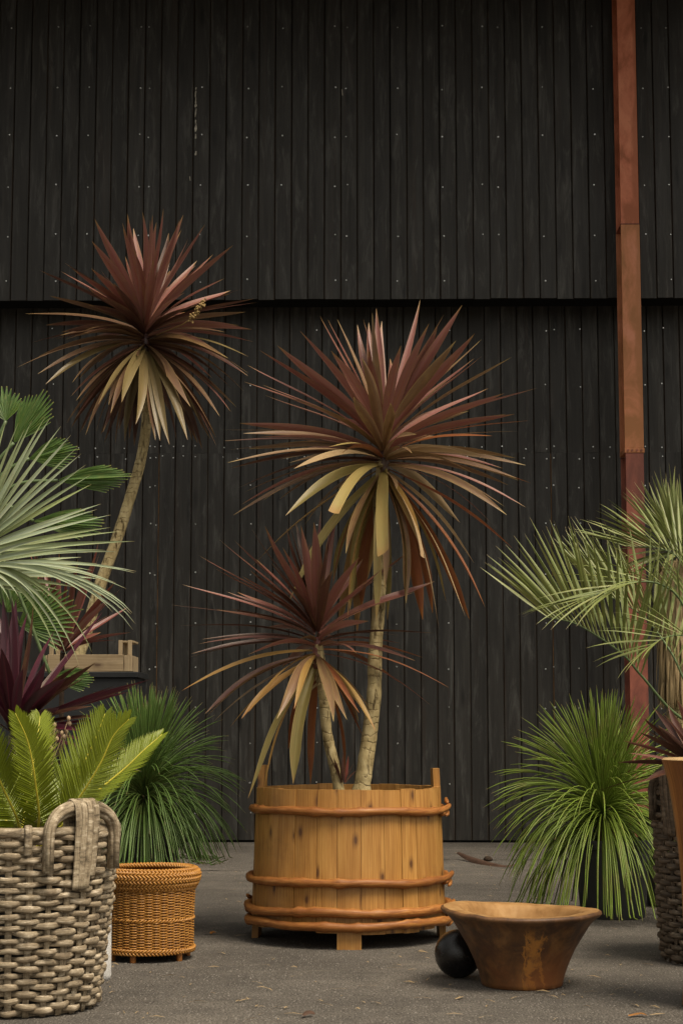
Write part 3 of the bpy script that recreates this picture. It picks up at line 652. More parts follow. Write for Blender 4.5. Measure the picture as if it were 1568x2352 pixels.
for i in range(14):
    az = random.choice((0, math.pi)) + rnd(-.9, .9); e = R(rnd(-15, 50)); L = rnd(.42, .6); d = Vector((math.cos(az) * math.cos(e), math.sin(az) * math.cos(e), math.sin(e)))
    leaf_to(corB, CB, CB + d * L, L, rnd(.024, .036), random.choice(['maroon', 'dark', 'maroon']), stem=.1)
# dry frayed collar at the top of the short trunk
k = MB()
for i in range(26):
    z = rnd(1505, 1570); p = P(733 + rnd(-6, 6), z, YB - .01); q = p + Vector((rnd(-.06, .02), rnd(-.05, .01), rnd(-.06, .01)))
    blade(k, bez(p, p.lerp(q, .4) + Vector((0, 0, .015)), p.lerp(q, .8), q, 5), .012, strapf, Vector((0, 0, 1)), .2)
stuff(k.build('dry_leaf_base', M['straw'], corB))

sp_ = thing('cordyline_shoot', 'small dark red cordyline shoot between the two trunks in the tub', 'seedling', P(788, 1800, 8.38))
CS = P(788, 1802, 8.38)
for (x, y) in ((765, 1740), (752, 1725), (778, 1735), (790, 1722), (800, 1735), (812, 1752), (818, 1770), (770, 1765)):
    tip = P(x, y, 8.38 + rnd(-.08, .04)); leaf_to(sp_, CS, tip, .15, .014, random.choice(['dark', 'redthin']), stem=.01)

YC = 11.3
CC = P(335, 772, YC)
corC = thing('cordyline_tree', 'leaning cordyline tree with dense maroon crown behind wooden crate', 'cordyline', (P(120, 1800, YC).x, YC, .46))
trunk(corC, [Vector((P(110, 1800, YC).x, YC, .43)), P(135, 1640, YC), P(190, 1480, YC), P(232, 1340, YC), P(268, 1240, YC), P(300, 1140, YC), P(325, 1050, YC), P(337, 960, YC), P(336, 860, YC), P(335, 780, YC)], px(15.5, YC), px(10.5, YC), n_=170)
tC = lambda x, y: (31.4 + x * .36, 470.4 + y * .36)
def palC(e, dy):
    r = random.random()
    if e > 20: return 'maroon' if r < .7 else 'dark'
    if e > -15: return random.choice(['maroon', 'dark', 'bronze_shaded'])
    if dy > 0: return random.choice(['dark', 'dark', 'bronze_shaded'])
    return random.choice(['bronze_shaded', 'olive_shaded', 'bronze_shaded', 'maroon'])
tipsC = [(500, 232, 'maroon', {'d': -1}), (330, 372, 'dark'), (440, 495, 'dark', {'d': -1}), (305, 425), (168, 418), (230, 580), (75, 695), (120, 878), (160, 968), (20, 1040), (155, 1080), (205, 1145), (700, 155), (733, 135), (765, 150, None, {'d': 1}), (828, 80), (872, 95, 'maroon', {'d': -1}), (912, 110), (990, 180, 'dark', {'d': 1}), (1083, 65, 'maroon', {'d': -1}), (1222, 125, 'maroon', {'d': -1}), (1215, 370), (1400, 258), (1345, 470), (1440, 540, 'dark', {'w': .6}), (1380, 568), (1555, 622), (1530, 600), (1435, 770), (1520, 795), (1380, 840), (1530, 875), (1500, 970), (1370, 980, 'bronze', {'w': .8}), (1498, 1075), (1475, 1195), (1420, 1290, 'bronze', {'w': .7}), (1385, 1320), (1315, 1350, 'bronze_shaded'), (1278, 1455, 'bronze_shaded'), (1210, 1440), (1110, 1500, 'olive_shaded'), (1040, 1500), (995, 1530, 'olive_shaded', {'d': -1}), (935, 1505, 'olive_shaded', {'d': -1}), (905, 1500, 'bronze_shaded'), (770, 1540, 'dark', {'d': 1}), (710, 1510, 'olive_shaded'), (650, 1525, 'bronze_shaded', {'d': 1}), (580, 1515), (525, 1460), (540, 1275, 'olive_shaded', {'d': -1}), (460, 1470), (370, 1420), (340, 1395), (345, 1380), (375, 1135, 'bronze_shaded', {'d': -1}), (400, 1250, 'bronze_shaded', {'d': -1}), (780, 1400, 'olive_shaded', {'d': -1, 'w': 1.1}), (795, 970, 'bronze_shaded', {'d': -1, 'L': .35}), (978, 1100, 'bronze_shaded', {'d': -1, 'L': .6}), (1130, 1290, 'bronze_shaded', {'d': -1}), (620, 1330, 'bronze_shaded'), (690, 1260, 'olive_shaded'), (640, 500, 'dark'), (1000, 420, 'dark', {'d': 1}), (920, 380, 'maroon'), (760, 350, 'maroon', {'d': 1}), (480, 640, 'dark'), (1180, 640, 'dark'), (850, 1380, 'dark', {'d': 1}), (1250, 900, 'dark'), (450, 820, 'dark'), (1090, 560, 'maroon'), (330, 860, 'bronze_shaded'), (560, 420, 'maroon', {'d': 1})]
crown(corC, CC, YC, tipsC, tC, .90, .060, palC, 78)
core(corC, CC, .045, .2)
k = MB()
for i in range(60):
    p = P(440 + rnd(0, 30), 690 + rnd(0, 50), YC - .5); q = P(438 + i * .5, 735 - i * .75, YC - .5 + rnd(-.02, .02)) + Vector((rnd(-.02, .02), 0, rnd(-.02, .02))); rr = .005
    k.box((q.x - rr, q.y - rr, q.z - rr), (q.x + rr, q.y + rr, q.z + rr))
k.tube([P(360, 770, YC - .15), P(420, 745, YC - .4), P(446, 728, YC - .5), P(468, 688, YC - .5)], .004, 6)
stuff(k.build('seed_cluster', M['seed'], corC))
pot('plant_pot', 'black plastic pot holding the leaning cordyline behind the plinth', 'plant pot', P(120, 1800, YC).x, YC, .24, .48)

# ------------------------------------------------------------------ plinth and crate
xr = P(316, 1542, 10.4).x; zt = P(300, 1543, 10.42).z
pl = thing('black_plinth', 'tall plain black plinth carrying the small wooden crate', 'plinth', (xr - .6, 10.7, 0))
k = MB(); k.box((xr - 1.15, 10.42, 0), (xr - .01, 10.95, zt - .035)); k.build('plinth_body', M['plinth'], pl, smooth=False, bevel=.004)
k = MB(); k.box((xr - 1.165, 10.405, zt - .034), (xr + .005, 10.965, zt)); k.build('plinth_top', M['plinth'], pl, smooth=False, bevel=.004)
cr0, cr1 = P(110, 1520, 10.47).x, P(304, 1520, 10.47).x
cr = thing('fruit_crate', 'small weathered wooden fruit crate standing on the black plinth', 'crate', ((cr0 + cr1) / 2, 10.62, zt))
hS = px(40, 10.5); hP = px(73, 10.5)
def cb(name, lo, hi):
    k = MB(); k.box(lo, hi); off = rnd(0, 9); k.uv = [(a_ + off, b_ + off) for a_, b_ in k.uv]; return k.build(name, M['crate'], cr, smooth=False, bevel=.002)
def cbh(name, lo, hi):
    k = MB(); k.box(lo, hi); off = rnd(0, 9); k.uv = [(b_ + off, a_ + off) for a_, b_ in k.uv]; return k.build(name, M['crate'], cr, smooth=False, bevel=.002)
cbh('side_slat', (cr0, 10.47, zt + .004), (cr1 - .052, 10.482, zt + hS)); cbh('side_slat', (cr0, 10.77, zt + .004), (cr1 - .052, 10.782, zt + hS))
cb('end_board', (cr1 - .05, 10.468, zt + .004), (cr1, 10.788, zt + hS - .006)); cb('end_board', (cr0 - .014, 10.468, zt + .004), (cr0 - .002, 10.788, zt + hS - .006))
for (x_, y_) in ((cr1 - .085, 10.49), (cr1 - .03, 10.49), (cr1 - .085, 10.74), (cr0 + .004, 10.49), (cr0 + .004, 10.74)):
    cb('corner_post', (x_, y_, zt + (.0 if x_ < cr1 - .06 else hS - .004)), (x_ + .024, y_ + .024, zt + hP))
for i in range(5): cbh('bottom_slat', (cr0 + .002, 10.488 + i * .056, zt + .0), (cr1 - .054, 10.536 + i * .056, zt + .003))
cbh('top_rail', (cr1 - .088, 10.5145, zt + hP - .014), (cr1 + .004, 10.7395, zt + hP - .002))

# ------------------------------------------------------------------ woven baskets
def woven(root, cx, cy, h, rt, rb, mat, nst=32, rows=27, z0=.012, sq=.0, rot=0.0, irr=.7):
    def rad(a, z):
        t = z / h; r = rb + (rt - rb) * (t**.8)
        c_, s_ = abs(math.cos(a - rot)), abs(math.sin(a - rot)); pw = 2 + sq
        return r * (c_**pw + s_**pw)**(-1 / pw)
    pit = (h - z0) / rows; amp = .0105
    for s_i in range(nst):
        a = 2 * math.pi * s_i / nst; k = MB(); n_ = 28
        pts = []
        for i in range(n_ + 1):
            z = z0 * .3 + (h + .004 - z0 * .3) * i / n_; rr = rad(a, z) - .001; aa = a + .006 * mnoise.noise(Vector((s_i, z * 4, 2)))
            pts.append((cx + rr * math.cos(aa), cy + rr * math.sin(aa), z))
        rw = rnd(.013, .018)
        k.tube(pts, [.0045] * (n_ + 1), 6, flat=rw / .0045 * .8, up=(math.cos(a), math.sin(a), 0), uoff=rnd(0, 9))
        k.build('stake', M[mat], root)
    for r_ in range(rows):
        m_ = nst * 6; pts = []; rd = []; sc = []
        jit = [rnd(-.0055, .0055) * irr for _ in range(nst)]; fat = [1 + rnd(-.25, .2) * irr for _ in range(nst)]; amps = [1 + rnd(-.35, .45) * irr for _ in range(nst)]; sk_ = [rnd(-.35, .35) * irr for _ in range(nst)]
        for i in range(m_):
            a = 2 * math.pi * i / m_
            u = a / (2 * math.pi) * nst; k0 = int(u) % nst; k1 = (k0 + 1) % nst; f = u - int(u)
            ph = math.cos(nst / 2 * a + math.pi * r_ + sk_[k0] * (1 - f) + sk_[k1] * f) * (amps[k0] * (1 - f) + amps[k1] * f)
            jz = jit[k0] * (1 - f) + jit[k1] * f; ff = fat[k0] * (1 - f) + fat[k1] * f
            z = z0 + (r_ + .5) * pit + jz
            rr = rad(a, z) + (amp + .003) * ph
            pts.append((cx + rr * math.cos(a), cy + rr * math.sin(a), z)); rd.append(pit * .53 * ff * (.92 + .12 * max(-.9, ph)))
        k = MB(); k.tube(pts, rd, 8, flat=.6, up=(0, 0, 1), closed=True, uoff=rnd(0, 9)); k.build('weave_strand', M[mat], root)
    return rad
def strap(root, pts, w, th, mat, up, name):
    k = MB(); k.tube(pts, [th] * len(pts), 8, flat=w / th, up=up, uoff=rnd(0, 9)); return k.build(name, M[mat], root)
def rim_and_handle(root, cx, cy, h, rad, mat, handles, folds, hw=.155, hh=.115):
    # flat rim band
    m_ = 120; pts = [];
    for i in range(m_):
        a = 2 * math.pi * i / m_; r = rad(a, h) + .003 * mnoise.noise(Vector((a * 4, 0, 0))); pts.append((cx + r * math.cos(a), cy + r * math.sin(a), h + .006 + .004 * mnoise.noise(Vector((a * 3, 3, 0)))))
    k = MB(); k.tube(pts, .017, 8, flat=.8, up=(0, 0, 1), closed=True); k.build('rim', M[mat], root)
    for a in folds:
        R_ = rad(a, h); er = Vector((math.cos(a), math.sin(a), 0)); c = Vector((cx, cy, 0)); w = rnd(.013, .019)
        P_ = [c + er * (R_ - .014) + Vector((0, 0, h - .05)), c + er * (R_ - .018) + Vector((0, 0, h + .005)), c + er * (R_ + .002) + Vector((0, 0, h + .028)), c + er * (R_ + .02) + Vector((0, 0, h + .006)), c + er * (R_ + .019) + Vector((0, 0, h - .04)), c + er * (R_ + .012) + Vector((0, 0, h - .07))]
        pp = spline(P_, 18); tg = Vector((-er.y, er.x, 0)); strap(root, pp, w, .004, mat, lambda i, pp=pp, tg=tg: tg.cross(pp[min(i + 1, 18)] - pp[max(i - 1, 0)]), 'fold_strip')
    for a in handles:
        er = Vector((math.cos(a), math.sin(a), 0)); tg = Vector((-er.y, er.x, 0)); c = Vector((cx, cy, 0)) + er * (rad(a, h) - .004)
        for s_i, (dr, dz) in enumerate(((.016, 0), (.0, .016), (-.014, .002), (.002, -.016), (.010, .014), (-.010, -.010))):
            P_ = []
            for i in range(31):
                t = i / 30; b = math.pi * t; P_.append(c + tg * (-hw * math.cos(b) * (1 + dz * 2)) + er * (dr + .004 * mnoise.noise(Vector((t * 6, s_i, 0)))) + Vector((0, 0, h - .03 + (hh + .03 + dz) * math.sin(b)**.62)))
            P_ = [P_[0] - Vector((0, 0, .1))] + P_ + [P_[-1] - Vector((0, 0, .1))]
            k = MB(); k.tube(P_, [.0115 * rnd(.9, 1.1)] * len(P_), 8, uoff=s_i, up=er); k.build('handle_strand', M[mat], root)
        for j, off in enumerate((-.041, -.014, .0135, .040)):
            P_ = [c + tg * off + er * (-.03) + Vector((0, 0, h - .05)), c + tg * off - er * .034 + Vector((0, 0, h + hh * .6)), c + tg * off - er * .024 + Vector((0, 0, h + hh + .008)), c + tg * off + er * .0 + Vector((0, 0, h + hh + .026)), c + tg * off + er * .028 + Vector((0, 0, h + hh + .006)), c + tg * (off * .98) + er * .034 + Vector((0, 0, h + hh * .5)), c + tg * (off * .95) + er * .03 + Vector((0, 0, h - .02)), c + tg * (off * .9) + er * .021 + Vector((0, 0, h - .12)), c + tg * (off * .9) + er * .015 + Vector((0, 0, h - (.19 if j < 3 else .15)))]
            pp = spline(P_, 34)
            strap(root, pp, .0138, .0045, mat, lambda i, pp=pp, tg=tg: tg.cross(pp[min(i + 1, 34)] - pp[max(i - 1, 0)]), 'handle_wrap')
BX, BY, BH = px(62 - 784, 6.5), 6.48, .622
bk = thing('woven_basket', 'big weathered grey woven basket with arched handle, holding the cycad', 'basket', (BX, BY, 0))
random.seed(21)
rf = woven(bk, BX, BY, BH, .338, .27, 'greywood', nst=29, rows=30, irr=1.0)
rim_and_handle(bk, BX, BY, BH, rf, 'greywood', [R(-90 + 48), R(90 + 48)], [R(-90 + q) for q in (-55, -28, -12, 14, 78, 110, 150, 190, 250)], hw=.145, hh=.088)
k = MB(); k.lathe([(.001, .004), (.255, .004), (.255, .02), (.001, .02)], 32, (BX, BY, 0)); k.build('basket_base', M['greywood'], bk, sharp=30)
k = MB(); k.lathe([(0.22 * .8, .03), (0.22, 0.5), (0.22 * .95, 0.5), (0.22 * .75, .05)], 32, (BX, BY, 0), cap_lo=True); k.build('inner_pot', M['pot'], bk, sharp=50)
k = MB(); k.lathe([(.001, 0.5 - .03), (0.22 * .93, 0.5 - .035)], 24, (BX, BY, 0)); k.build('soil', M['soil'], bk)

DX, DY, DH = px(1690 - 784, 7.75), 7.72, .72
dk = thing('woven_basket', 'dark brown woven basket with looped handle behind the wooden pedestal', 'basket', (DX, DY, 0))
rf2 = woven(dk, DX, DY, DH, .375, .345, 'darkrattan', rows=30)
rim_and_handle(dk, DX, DY, DH, rf2, 'darkrattan', [R(-90 - 62), R(90 - 62)], [R(-90 + q) for q in (-100, -40, -20, 10, 60, 120, 190)], hw=.13, hh=.08)
k = MB(); k.lathe([(.001, .004), (.32, .004), (.32, .02), (.001, .02)], 32, (DX, DY, 0)); k.build('basket_base', M['darkrattan'], dk, sharp=30)
k = MB(); k.lathe([(0.25 * .8, .03), (0.25, 0.6), (0.25 * .95, 0.6), (0.25 * .75, .05)], 32, (DX, DY, 0), cap_lo=True); k.build('inner_pot', M['pot'], dk, sharp=50)
k = MB(); k.lathe([(.001, 0.6 - .03), (0.25 * .93, 0.6 - .035)], 24, (DX, DY, 0)); k.build('soil', M['soil'], dk)

# ------------------------------------------------------------------ honey wicker basket
random.seed(31)
WX, WYb = px(354 - 784, 7.84), 7.80
wk = thing('wicker_basket', 'honey coloured fine wicker basket with thick rolled rim on short feet', 'basket', (WX, WYb, 0))
RW = .189; z0, z1 = .040, .300
def wrad(z): return RW - .004 + .012 * ((z - z0) / (z1 - z0) - .3)**2
nst = 36; zband = .172
for i in range(nst):
    a = 2 * math.pi * (i + .5) / nst; k = MB(); pts = [(WX + (wrad(z)) * math.cos(a), WYb + wrad(z) * math.sin(a), z) for z in [z0 + (z1 - z0) * q / 8 for q in range(9)]]
    k.tube(pts, [.0042] * 9, 6, flat=1.2, up=(math.cos(a), math.sin(a), 0)); k.build('stake', M['wicker_dark'], wk)
def wrows(za, zb_, name):
    k = MB(); nr = max(2, round((zb_ - za) / .0054)); pit = (zb_ - za) / nr
    for r_ in range(nr):
        m_ = nst * 5; pts = []; rd = []; jz = rnd(-.0008, .0008)
        for i in range(m_):
            a = 2 * math.pi * i / m_; ph = math.cos(nst / 2 * (a - math.pi / nst) + math.pi * (r_ % 2)); zz = za + (r_ + .5) * pit + jz + .0012 * mnoise.noise(Vector((a * 5, r_, 1)))
            rr = wrad(zz) + .0062 * ph; pts.append((WX + rr * math.cos(a), WYb + rr * math.sin(a), zz)); rd.append(pit * .47)
        k.tube(pts, rd, 6, flat=.9, up=(0, 0, 1), closed=True, uoff=rnd(0, 9))
    return stuff(k.build(name, M['wicker'], wk))
def braid(z, r, mr, turns, ph, sgn=1):
    k = MB(); m_ = 300
    for s_i in range(2):
        pts = [];
        for i in range(m_):
            a = 2 * math.pi * i / m_; b = sgn * turns * a + ph + math.pi * s_i
            rr = r + mr * .8 * math.cos(b); pts.append((WX + rr * math.cos(a), WYb + rr * math.sin(a), z + mr * .8 * math.sin(b)))
        k.tube(pts, mr * .62, 6, closed=True, up=(0, 0, 1), uoff=rnd(0, 9))
    return k
wrows(z0 + .012, zband - .006, 'wicker_weave'); wrows(zband + .006, z1 - .002, 'wicker_weave')
braid(zband, wrad(zband) + .002, .0062, 38, 0).build('wicker_band', M['wicker'], wk)
braid(z0 + .008, wrad(z0) + .006, .0065, 38, 0).build('base_braid', M['wicker'], wk); braid(z0 - .003, wrad(z0) + .004, .0065, 38, 1, -1).build('base_braid', M['wicker'], wk)
prof = [(z1 + .002, .003, 1), (z1 + .012, .009, -1), (z1 + .022, .014, 1), (z1 + .033, .019, -1), (z1 + .045, .022, 1), (z1 + .057, .022, -1), (z1 + .068, .018, 1), (z1 + .076, .010, -1), (z1 + .079, .001, 1), (z1 + .076, -.010, -1)]
for i, (z, dr, sg) in enumerate(prof): braid(z, wrad(z1) + dr, .0072, 40, i * .6, sg).build('rim_braid', M['wicker'], wk)
k = MB(); k.lathe([(wrad(z1) - .004, z1), (wrad(z1) + .007, z1 + .02), (wrad(z1) + .015, z1 + .045), (wrad(z1) + .013, z1 + .06), (wrad(z1) + .002, z1 + .072), (wrad(z1) - .012, z1 + .068)], 48, (WX, WYb, 0)); k.build('rim_core', M['wicker_dark'], wk)
k = MB(); k.lathe([(.001, z0 - .004), (RW - .012, z0 - .004), (RW - .012, z0 + .01), (.001, z0 + .01)], 32, (WX, WYb, 0)); k.build('basket_floor', M['wicker_dark'], wk, sharp=30)
k = MB(); k.lathe([(RW - .012, z0), (RW - .014, z1)], 40, (WX, WYb, 0)); k.build('lining', M['wicker_dark'], wk)
for q in (-106, -37, 25, 90, 160, 215):
    a = R(q); rr = RW - .014; k = MB(); x_, y_ = WX + rr * math.cos(a), WYb + rr * math.sin(a); k.tube([(x_, y_, 0), (x_, y_, .003), (x_, y_, z0 - .005)], [.012, .0135, .0135], 10); k.build('foot', M['hoop'], wk, sharp=40)

# white rough post between the baskets
k = MB(); wx0 = P(244, 2200, 7.12).x
wp = [(0, .032), (.02, .037), (.1, .036), (.24, .034), (.36, .036), (.38, .03), (.386, .01)]
k.lathe([(r, z) for z, r in wp], 20, (wx0 - .018, 7.14, 0), wob=lambda i, a, r, z: (.003 * mnoise.noise(Vector((math.cos(a) * 3, math.sin(a) * 3, z * 20))), 0), cap_lo=True, cap_hi=True)
tag(k.build('plaster_post', M['white'], None), 'short rough white post standing between grey basket and wicker basket', 'post')

# ------------------------------------------------------------------ wooden bowl and ball
random.seed(41)
OX, OY = px(1186 - 784, 7.05), 7.0
m, nt, b = None, M['bowl'].node_tree, M['bowl'].node_tree.nodes['Principled BSDF']
# orange runs of bare wood down the front of the bowl
old = b.inputs['Base Color'].links[0].from_socket
oc = N(nt, 'ShaderNodeTexCoord').outputs['Object']; sx = N(nt, 'ShaderNodeSeparateXYZ'); nt.links.new(oc, sx.inputs[0])
wob_ = noise(nt, coord(nt, 'Object', (1, 1, .8)), 16, 5, .65, .8)
xx = math_(nt, 'ADD', sx.outputs[0], math_(nt, 'MULTIPLY', math_(nt, 'SUBTRACT', wob_, .5), .16))
band = math_(nt, 'MULTIPLY', ramp(nt, math_(nt, 'ABSOLUTE', math_(nt, 'SUBTRACT', xx, .02)), [(.022, 1.), (.03, 0.)]), ramp(nt, sx.outputs[1], [(.0, 1.), (.001, 0.)]))
mpn = N(nt, 'ShaderNodeMath', operation='LESS_THAN'); nt.links.new(sx.outputs[1], mpn.inputs[0]); mpn.inputs[1].default_value = -.12
band = math_(nt, 'MULTIPLY', ramp(nt, math_(nt, 'ABSOLUTE', math_(nt, 'SUBTRACT', xx, .02)), [(.010, 1.), (.020, 0.)]), mpn.outputs[0])
xx2 = math_(nt, 'ADD', sx.outputs[0], math_(nt, 'MULTIPLY', math_(nt, 'SUBTRACT', noise(nt, coord(nt, 'Object', (1, 1, .55)), 11, 5, .7, .5), .5), .12))
d2 = math_(nt, 'MULTIPLY', ramp(nt, math_(nt, 'ABSOLUTE', math_(nt, 'SUBTRACT', xx2, .055)), [(.003, 1.), (.007, 0.)]), mpn.outputs[0])
d3 = math_(nt, 'MULTIPLY', ramp(nt, math_(nt, 'ABSOLUTE', math_(nt, 'SUBTRACT', xx2, -.012)), [(.003, 1.), (.006, 0.)]), mpn.outputs[0])
band = math_(nt, 'MAXIMUM', band, math_(nt, 'MAXIMUM', d2, d3))
hi = ramp(nt, sx.outputs[2], [(.2, 1.), (.245, 0.)])
band = math_(nt, 'MULTIPLY', band, hi)
inner = noise(nt, coord(nt, 'Object', (1, 1, .5)), 34, 4, .6)
newc = mix(nt, math_(nt, 'MULTIPLY', band, ramp(nt, inner, [(.36, .25), (.52, .85)])), old, (.44, .19, .035))
pt_ = noise(nt, coord(nt, 'Object'), 9, 6, .7, .4)
newc = mix(nt, math_(nt, 'MULTIPLY', ramp(nt, pt_, [(.44, 0.), (.6, .8)]), math_(nt, 'SUBTRACT', 1., band)), newc, (.045, .022, .012))
pg = noise(nt, coord(nt, 'Object'), 42, 4, .7)
newc = mix(nt, ramp(nt, pg, [(.6, 0.), (.75, .4)]), newc, (.2, .15, .10))
redd = noise(nt, coord(nt, 'Object'), 4.5, 4, .6)
lowz = ramp(nt, sx.outputs[2], [(.05, 1.), (.2, 0.)])
newc = mix(nt, math_(nt, 'MULTIPLY', ramp(nt, redd, [(.4, 0.), (.6, .6)]), lowz), newc, (.26, .085, .018))
base(nt, b, newc)
bw = thing('wooden_bowl', 'flared brown wooden bowl with orange stain runs, leaning space for black ball', 'bowl', (OX, OY, 0))
bw['label'] = 'flared dark brown wooden bowl with wide lip and orange stain runs'
def bwob(i, a, r, z):
    n_ = mnoise.noise(Vector((math.cos(a) * 1.6, math.sin(a) * 1.6, z * 3))); return (r * .018 * n_, (.006 * math.cos(a * 2 + .6) - .007 * math.cos(a)) * (z / .28) + .004 * mnoise.noise(Vector((math.cos(a) * 4, math.sin(a) * 4, 7))) * (z / .28))
outer = [(.148, 0), (.155, .004), (.158, .02), (.165, .045), (.182, .09), (.206, .142), (.233, .186), (.262, .232), (.285, .257), (.301, .266), (.309, .275), (.307, .283), (.298, .287), (.268, .287), (.243, .284), (.234, .278), (.225, .262), (.205, .21), (.18, .13), (.15, .07), (.10, .05), (.001, .045)]
ni = 12
k = MB(); k.lathe(outer[:ni + 1], 80, (OX, OY, 0), wob=bwob, cap_lo=True); k.build('bowl_body', M['bowl'], bw, sharp=70)
k = MB(); k.lathe(outer[ni:], 80, (OX, OY, 0), wob=lambda i, a, r, z: bwob(i, a, r, z)); k.build('bowl_interior', M['bowl_in'], bw, sharp=50)
BLX, BLY, BLR = px(1046 - 784, 7.2), 7.20, .0935
k = MB(); prof = [(BLR * math.sin(math.pi * i / 28) + .0001, BLR - BLR * math.cos(math.pi * i / 28)) for i in range(29)]; k.lathe(prof, 48, (BLX, BLY, 0))
tag(k.build('ball', M['ball'], None), 'matt black ball resting on the asphalt against the wooden bowl', 'ball')

# ------------------------------------------------------------------ wooden pedestal at right
PX_, PY_ = px(1677 - 784, 6.5), 6.46
pd = thing('wooden_pedestal', 'tall orange brown hollow log pedestal with flared pale rim', 'pedestal', (PX_, PY_, 0))
pr = [(.205, 0), (.212, .006), (.205, .1), (.202, .25), (.205, .42), (.214, .56), (.228, .68), (.245, .79), (.262, .855), (.266, .868)]
pw = lambda i, a, r, z: (r * .012 * mnoise.noise(Vector((math.cos(a) * 2, math.sin(a) * 2, z * 1.5))) + .0015 * mnoise.noise(Vector((a * 16, z * 3, 3))), 0)
k = MB(); k.lathe(pr, 72, (PX_, PY_, 0), wob=pw, cap_lo=True); k.uv = [(u_ * 1.4, v_) for u_, v_ in k.uv]; k.build('pedestal_wall', M['pedestal'], pd)
k = MB(); k.lathe([(.2662, .8682), (.258, .874), (.215, .872), (.205, .864), (.19, .75), (.18, .5), (.001, .45)], 72, (PX_, PY_, 0)); k.build('pedestal_rim', M['pedestal_top'], pd, sharp=50)

# ------------------------------------------------------------------ grassy needle plants
def needles(root, C, n, L, mat, w=.0032, emin=-25, emax=88, gmul=1.0, zmin=.03, stemh=.1, ymul=1.0):
    k = MB()
    for i in range(n):
        az = rnd(0, 2 * math.pi); f = random.random()
        e = R(emin + (emax - emin) * f**.8); l = L * rnd(.78, 1.05) * (1 - .30 * max(0, math.sin(e)))
        d = Vector((math.cos(az) * math.cos(e), math.sin(az) * math.cos(e) * ymul, math.sin(e)))
        p = C + Vector((math.cos(az), math.sin(az), 0)) * rnd(0, .02) + Vector((0, 0, stemh * f)); st = 9; pts = [p.copy()]; sl = l / st
        g = gmul * rnd(.75, 1.25) * (.04 + .33 * math.cos(e)**1.6)
        for s_i in range(st):
            d = (d + Vector((0, 0, -g)) + Vector((rnd(-.02, .02), rnd(-.02, .02), 0))).normalized(); p = p + d * sl
            if p.z < zmin: p.z = zmin + rnd(0, .02)
            pts.append(p.copy())
        side = Vector((-math.sin(az), math.cos(az), 0)) if abs(e) < R(80) else Vector((1, 0, 0))
        ww = w * rnd(.8, 1.2); k.tube(pts, [ww * (1 if q < st else .25) * (1 - .35 * q / st) * .55 for q in range(st + 1)], 4, flat=1.3, caps=False)
        # per needle v 0..1
        nf = st * 4 * 4; base_ = len(k.uv) - nf
        Lk = max(v for _, v in k.uv[base_:]) or 1
        ru = rnd(.05, .9)
        for q in range(base_, len(k.uv)): k.uv[q] = (ru * .4 + k.uv[q][0] * .2 + .05, k.uv[q][1] / Lk)
    o = stuff(k.build('needle_leaves', M[mat], root)); return o
random.seed(51)
GY = 9.42; gx = px(1388 - 784, GY + .1)
pot('plant_pot', 'dark grey pot under the bright green needle leaved plant', 'plant pot', gx, GY, .205, .40, 'greypot')
gr = thing('needle_plant', 'bright green fountain of needle leaves in dark grey pot', 'plant', (gx, GY, .36))
needles(gr, Vector((gx - .05, GY - .02, .50)), 560, .82, 'needle_r', w=.0070, gmul=.70, zmin=.03, emin=-20)
needles(gr, Vector((gx + .01, GY - .02, .56)), 150, .50, 'needle_r', w=.0066, emin=60, emax=88, gmul=.25)
k = MB(); k.tube([(gx - .02, GY, .36), (gx - .02, GY, .5), (gx - .01, GY, .62)], [.05, .055, .03], 12); k.build('stem', M['straw'], gr)
GY2 = 8.78; gx2 = px(342 - 784, GY2 + .1)
pot('plant_pot', 'black pot under the dark green needle leaved plant behind wicker basket', 'plant pot', gx2, GY2, .18, .46)
gl = thing('needle_plant', 'dark green arching needle leaved plant behind the honey wicker basket', 'plant', (gx2, GY2, .42))
needles(gl, Vector((gx2, GY2 - .02, .60)), 740, .70, 'needle_l', w=.0060, gmul=.80, zmin=.33, emin=-20)
k = MB(); k.tube([(gx2, GY2, .42), (gx2, GY2, .6), (gx2, GY2, .68)], [.04, .05, .03], 12); k.build('stem', M['straw'], gl)

# ------------------------------------------------------------------ cycad in the grey basket
def frond(root, rach, n, llen, ang, vee, width, lmat, rmat, Nref, joined, name='frond', prof=strapf, rr=.006, droop=0.0, both=True, jitter=.06, t0=.08, segs=5):
    pts = spline(rach, 40); kk = MB(); kk.tube(pts, [rr * (1 - .8 * i / 40) for i in range(41)], 6)
    if joined:
        fr = None; mbj = MB()
    else: fr = kk.build(name, M[rmat], root)
    for i in range(n):
        for sd_ in ((-1, 1) if both else (1,)):
            t = t0 + (1 - t0) * (i + .5 * (sd_ > 0)) / n; u = t * 40; k0 = min(int(u), 39); p = pts[k0].lerp(pts[k0 + 1], u - k0)
            T = (pts[min(k0 + 2, 40)] - pts[max(k0 - 1, 0)]).normalized(); NN = Nref - T * Nref.dot(T); NN.normalize(); S = T.cross(NN)
            a = ang(t) * (1 + rnd(-jitter, jitter)); v = vee * (1 + rnd(-.15, .15))
            d = T * math.cos(a) + (S * (sd_ * math.cos(v)) + NN * math.sin(v)) * math.sin(a)
            l = llen(t) * rnd(.93, 1.05); tip = p + d * l + Vector((0, 0, -droop * l * rnd(.6, 1.4)))
            lp = bez(p, p + d * l * .35, p + d * l * .7 + Vector((0, 0, droop * l * .1)), tip, segs)
            if joined: blade(mbj, lp, width, prof, T, .35, 0, rnd(-.15, .15))
            else:
                k = MB(); blade(k, lp, width * rnd(.85, 1.1), prof, T, .35, rnd(-.3, .3), rnd(-.4, .4)); k.build('leaflet', M[lmat], fr)
    if joined:
        fr = mbj.build(name, M[lmat], root); kk.build('rachis', M[rmat], fr)
    return fr
random.seed(61)
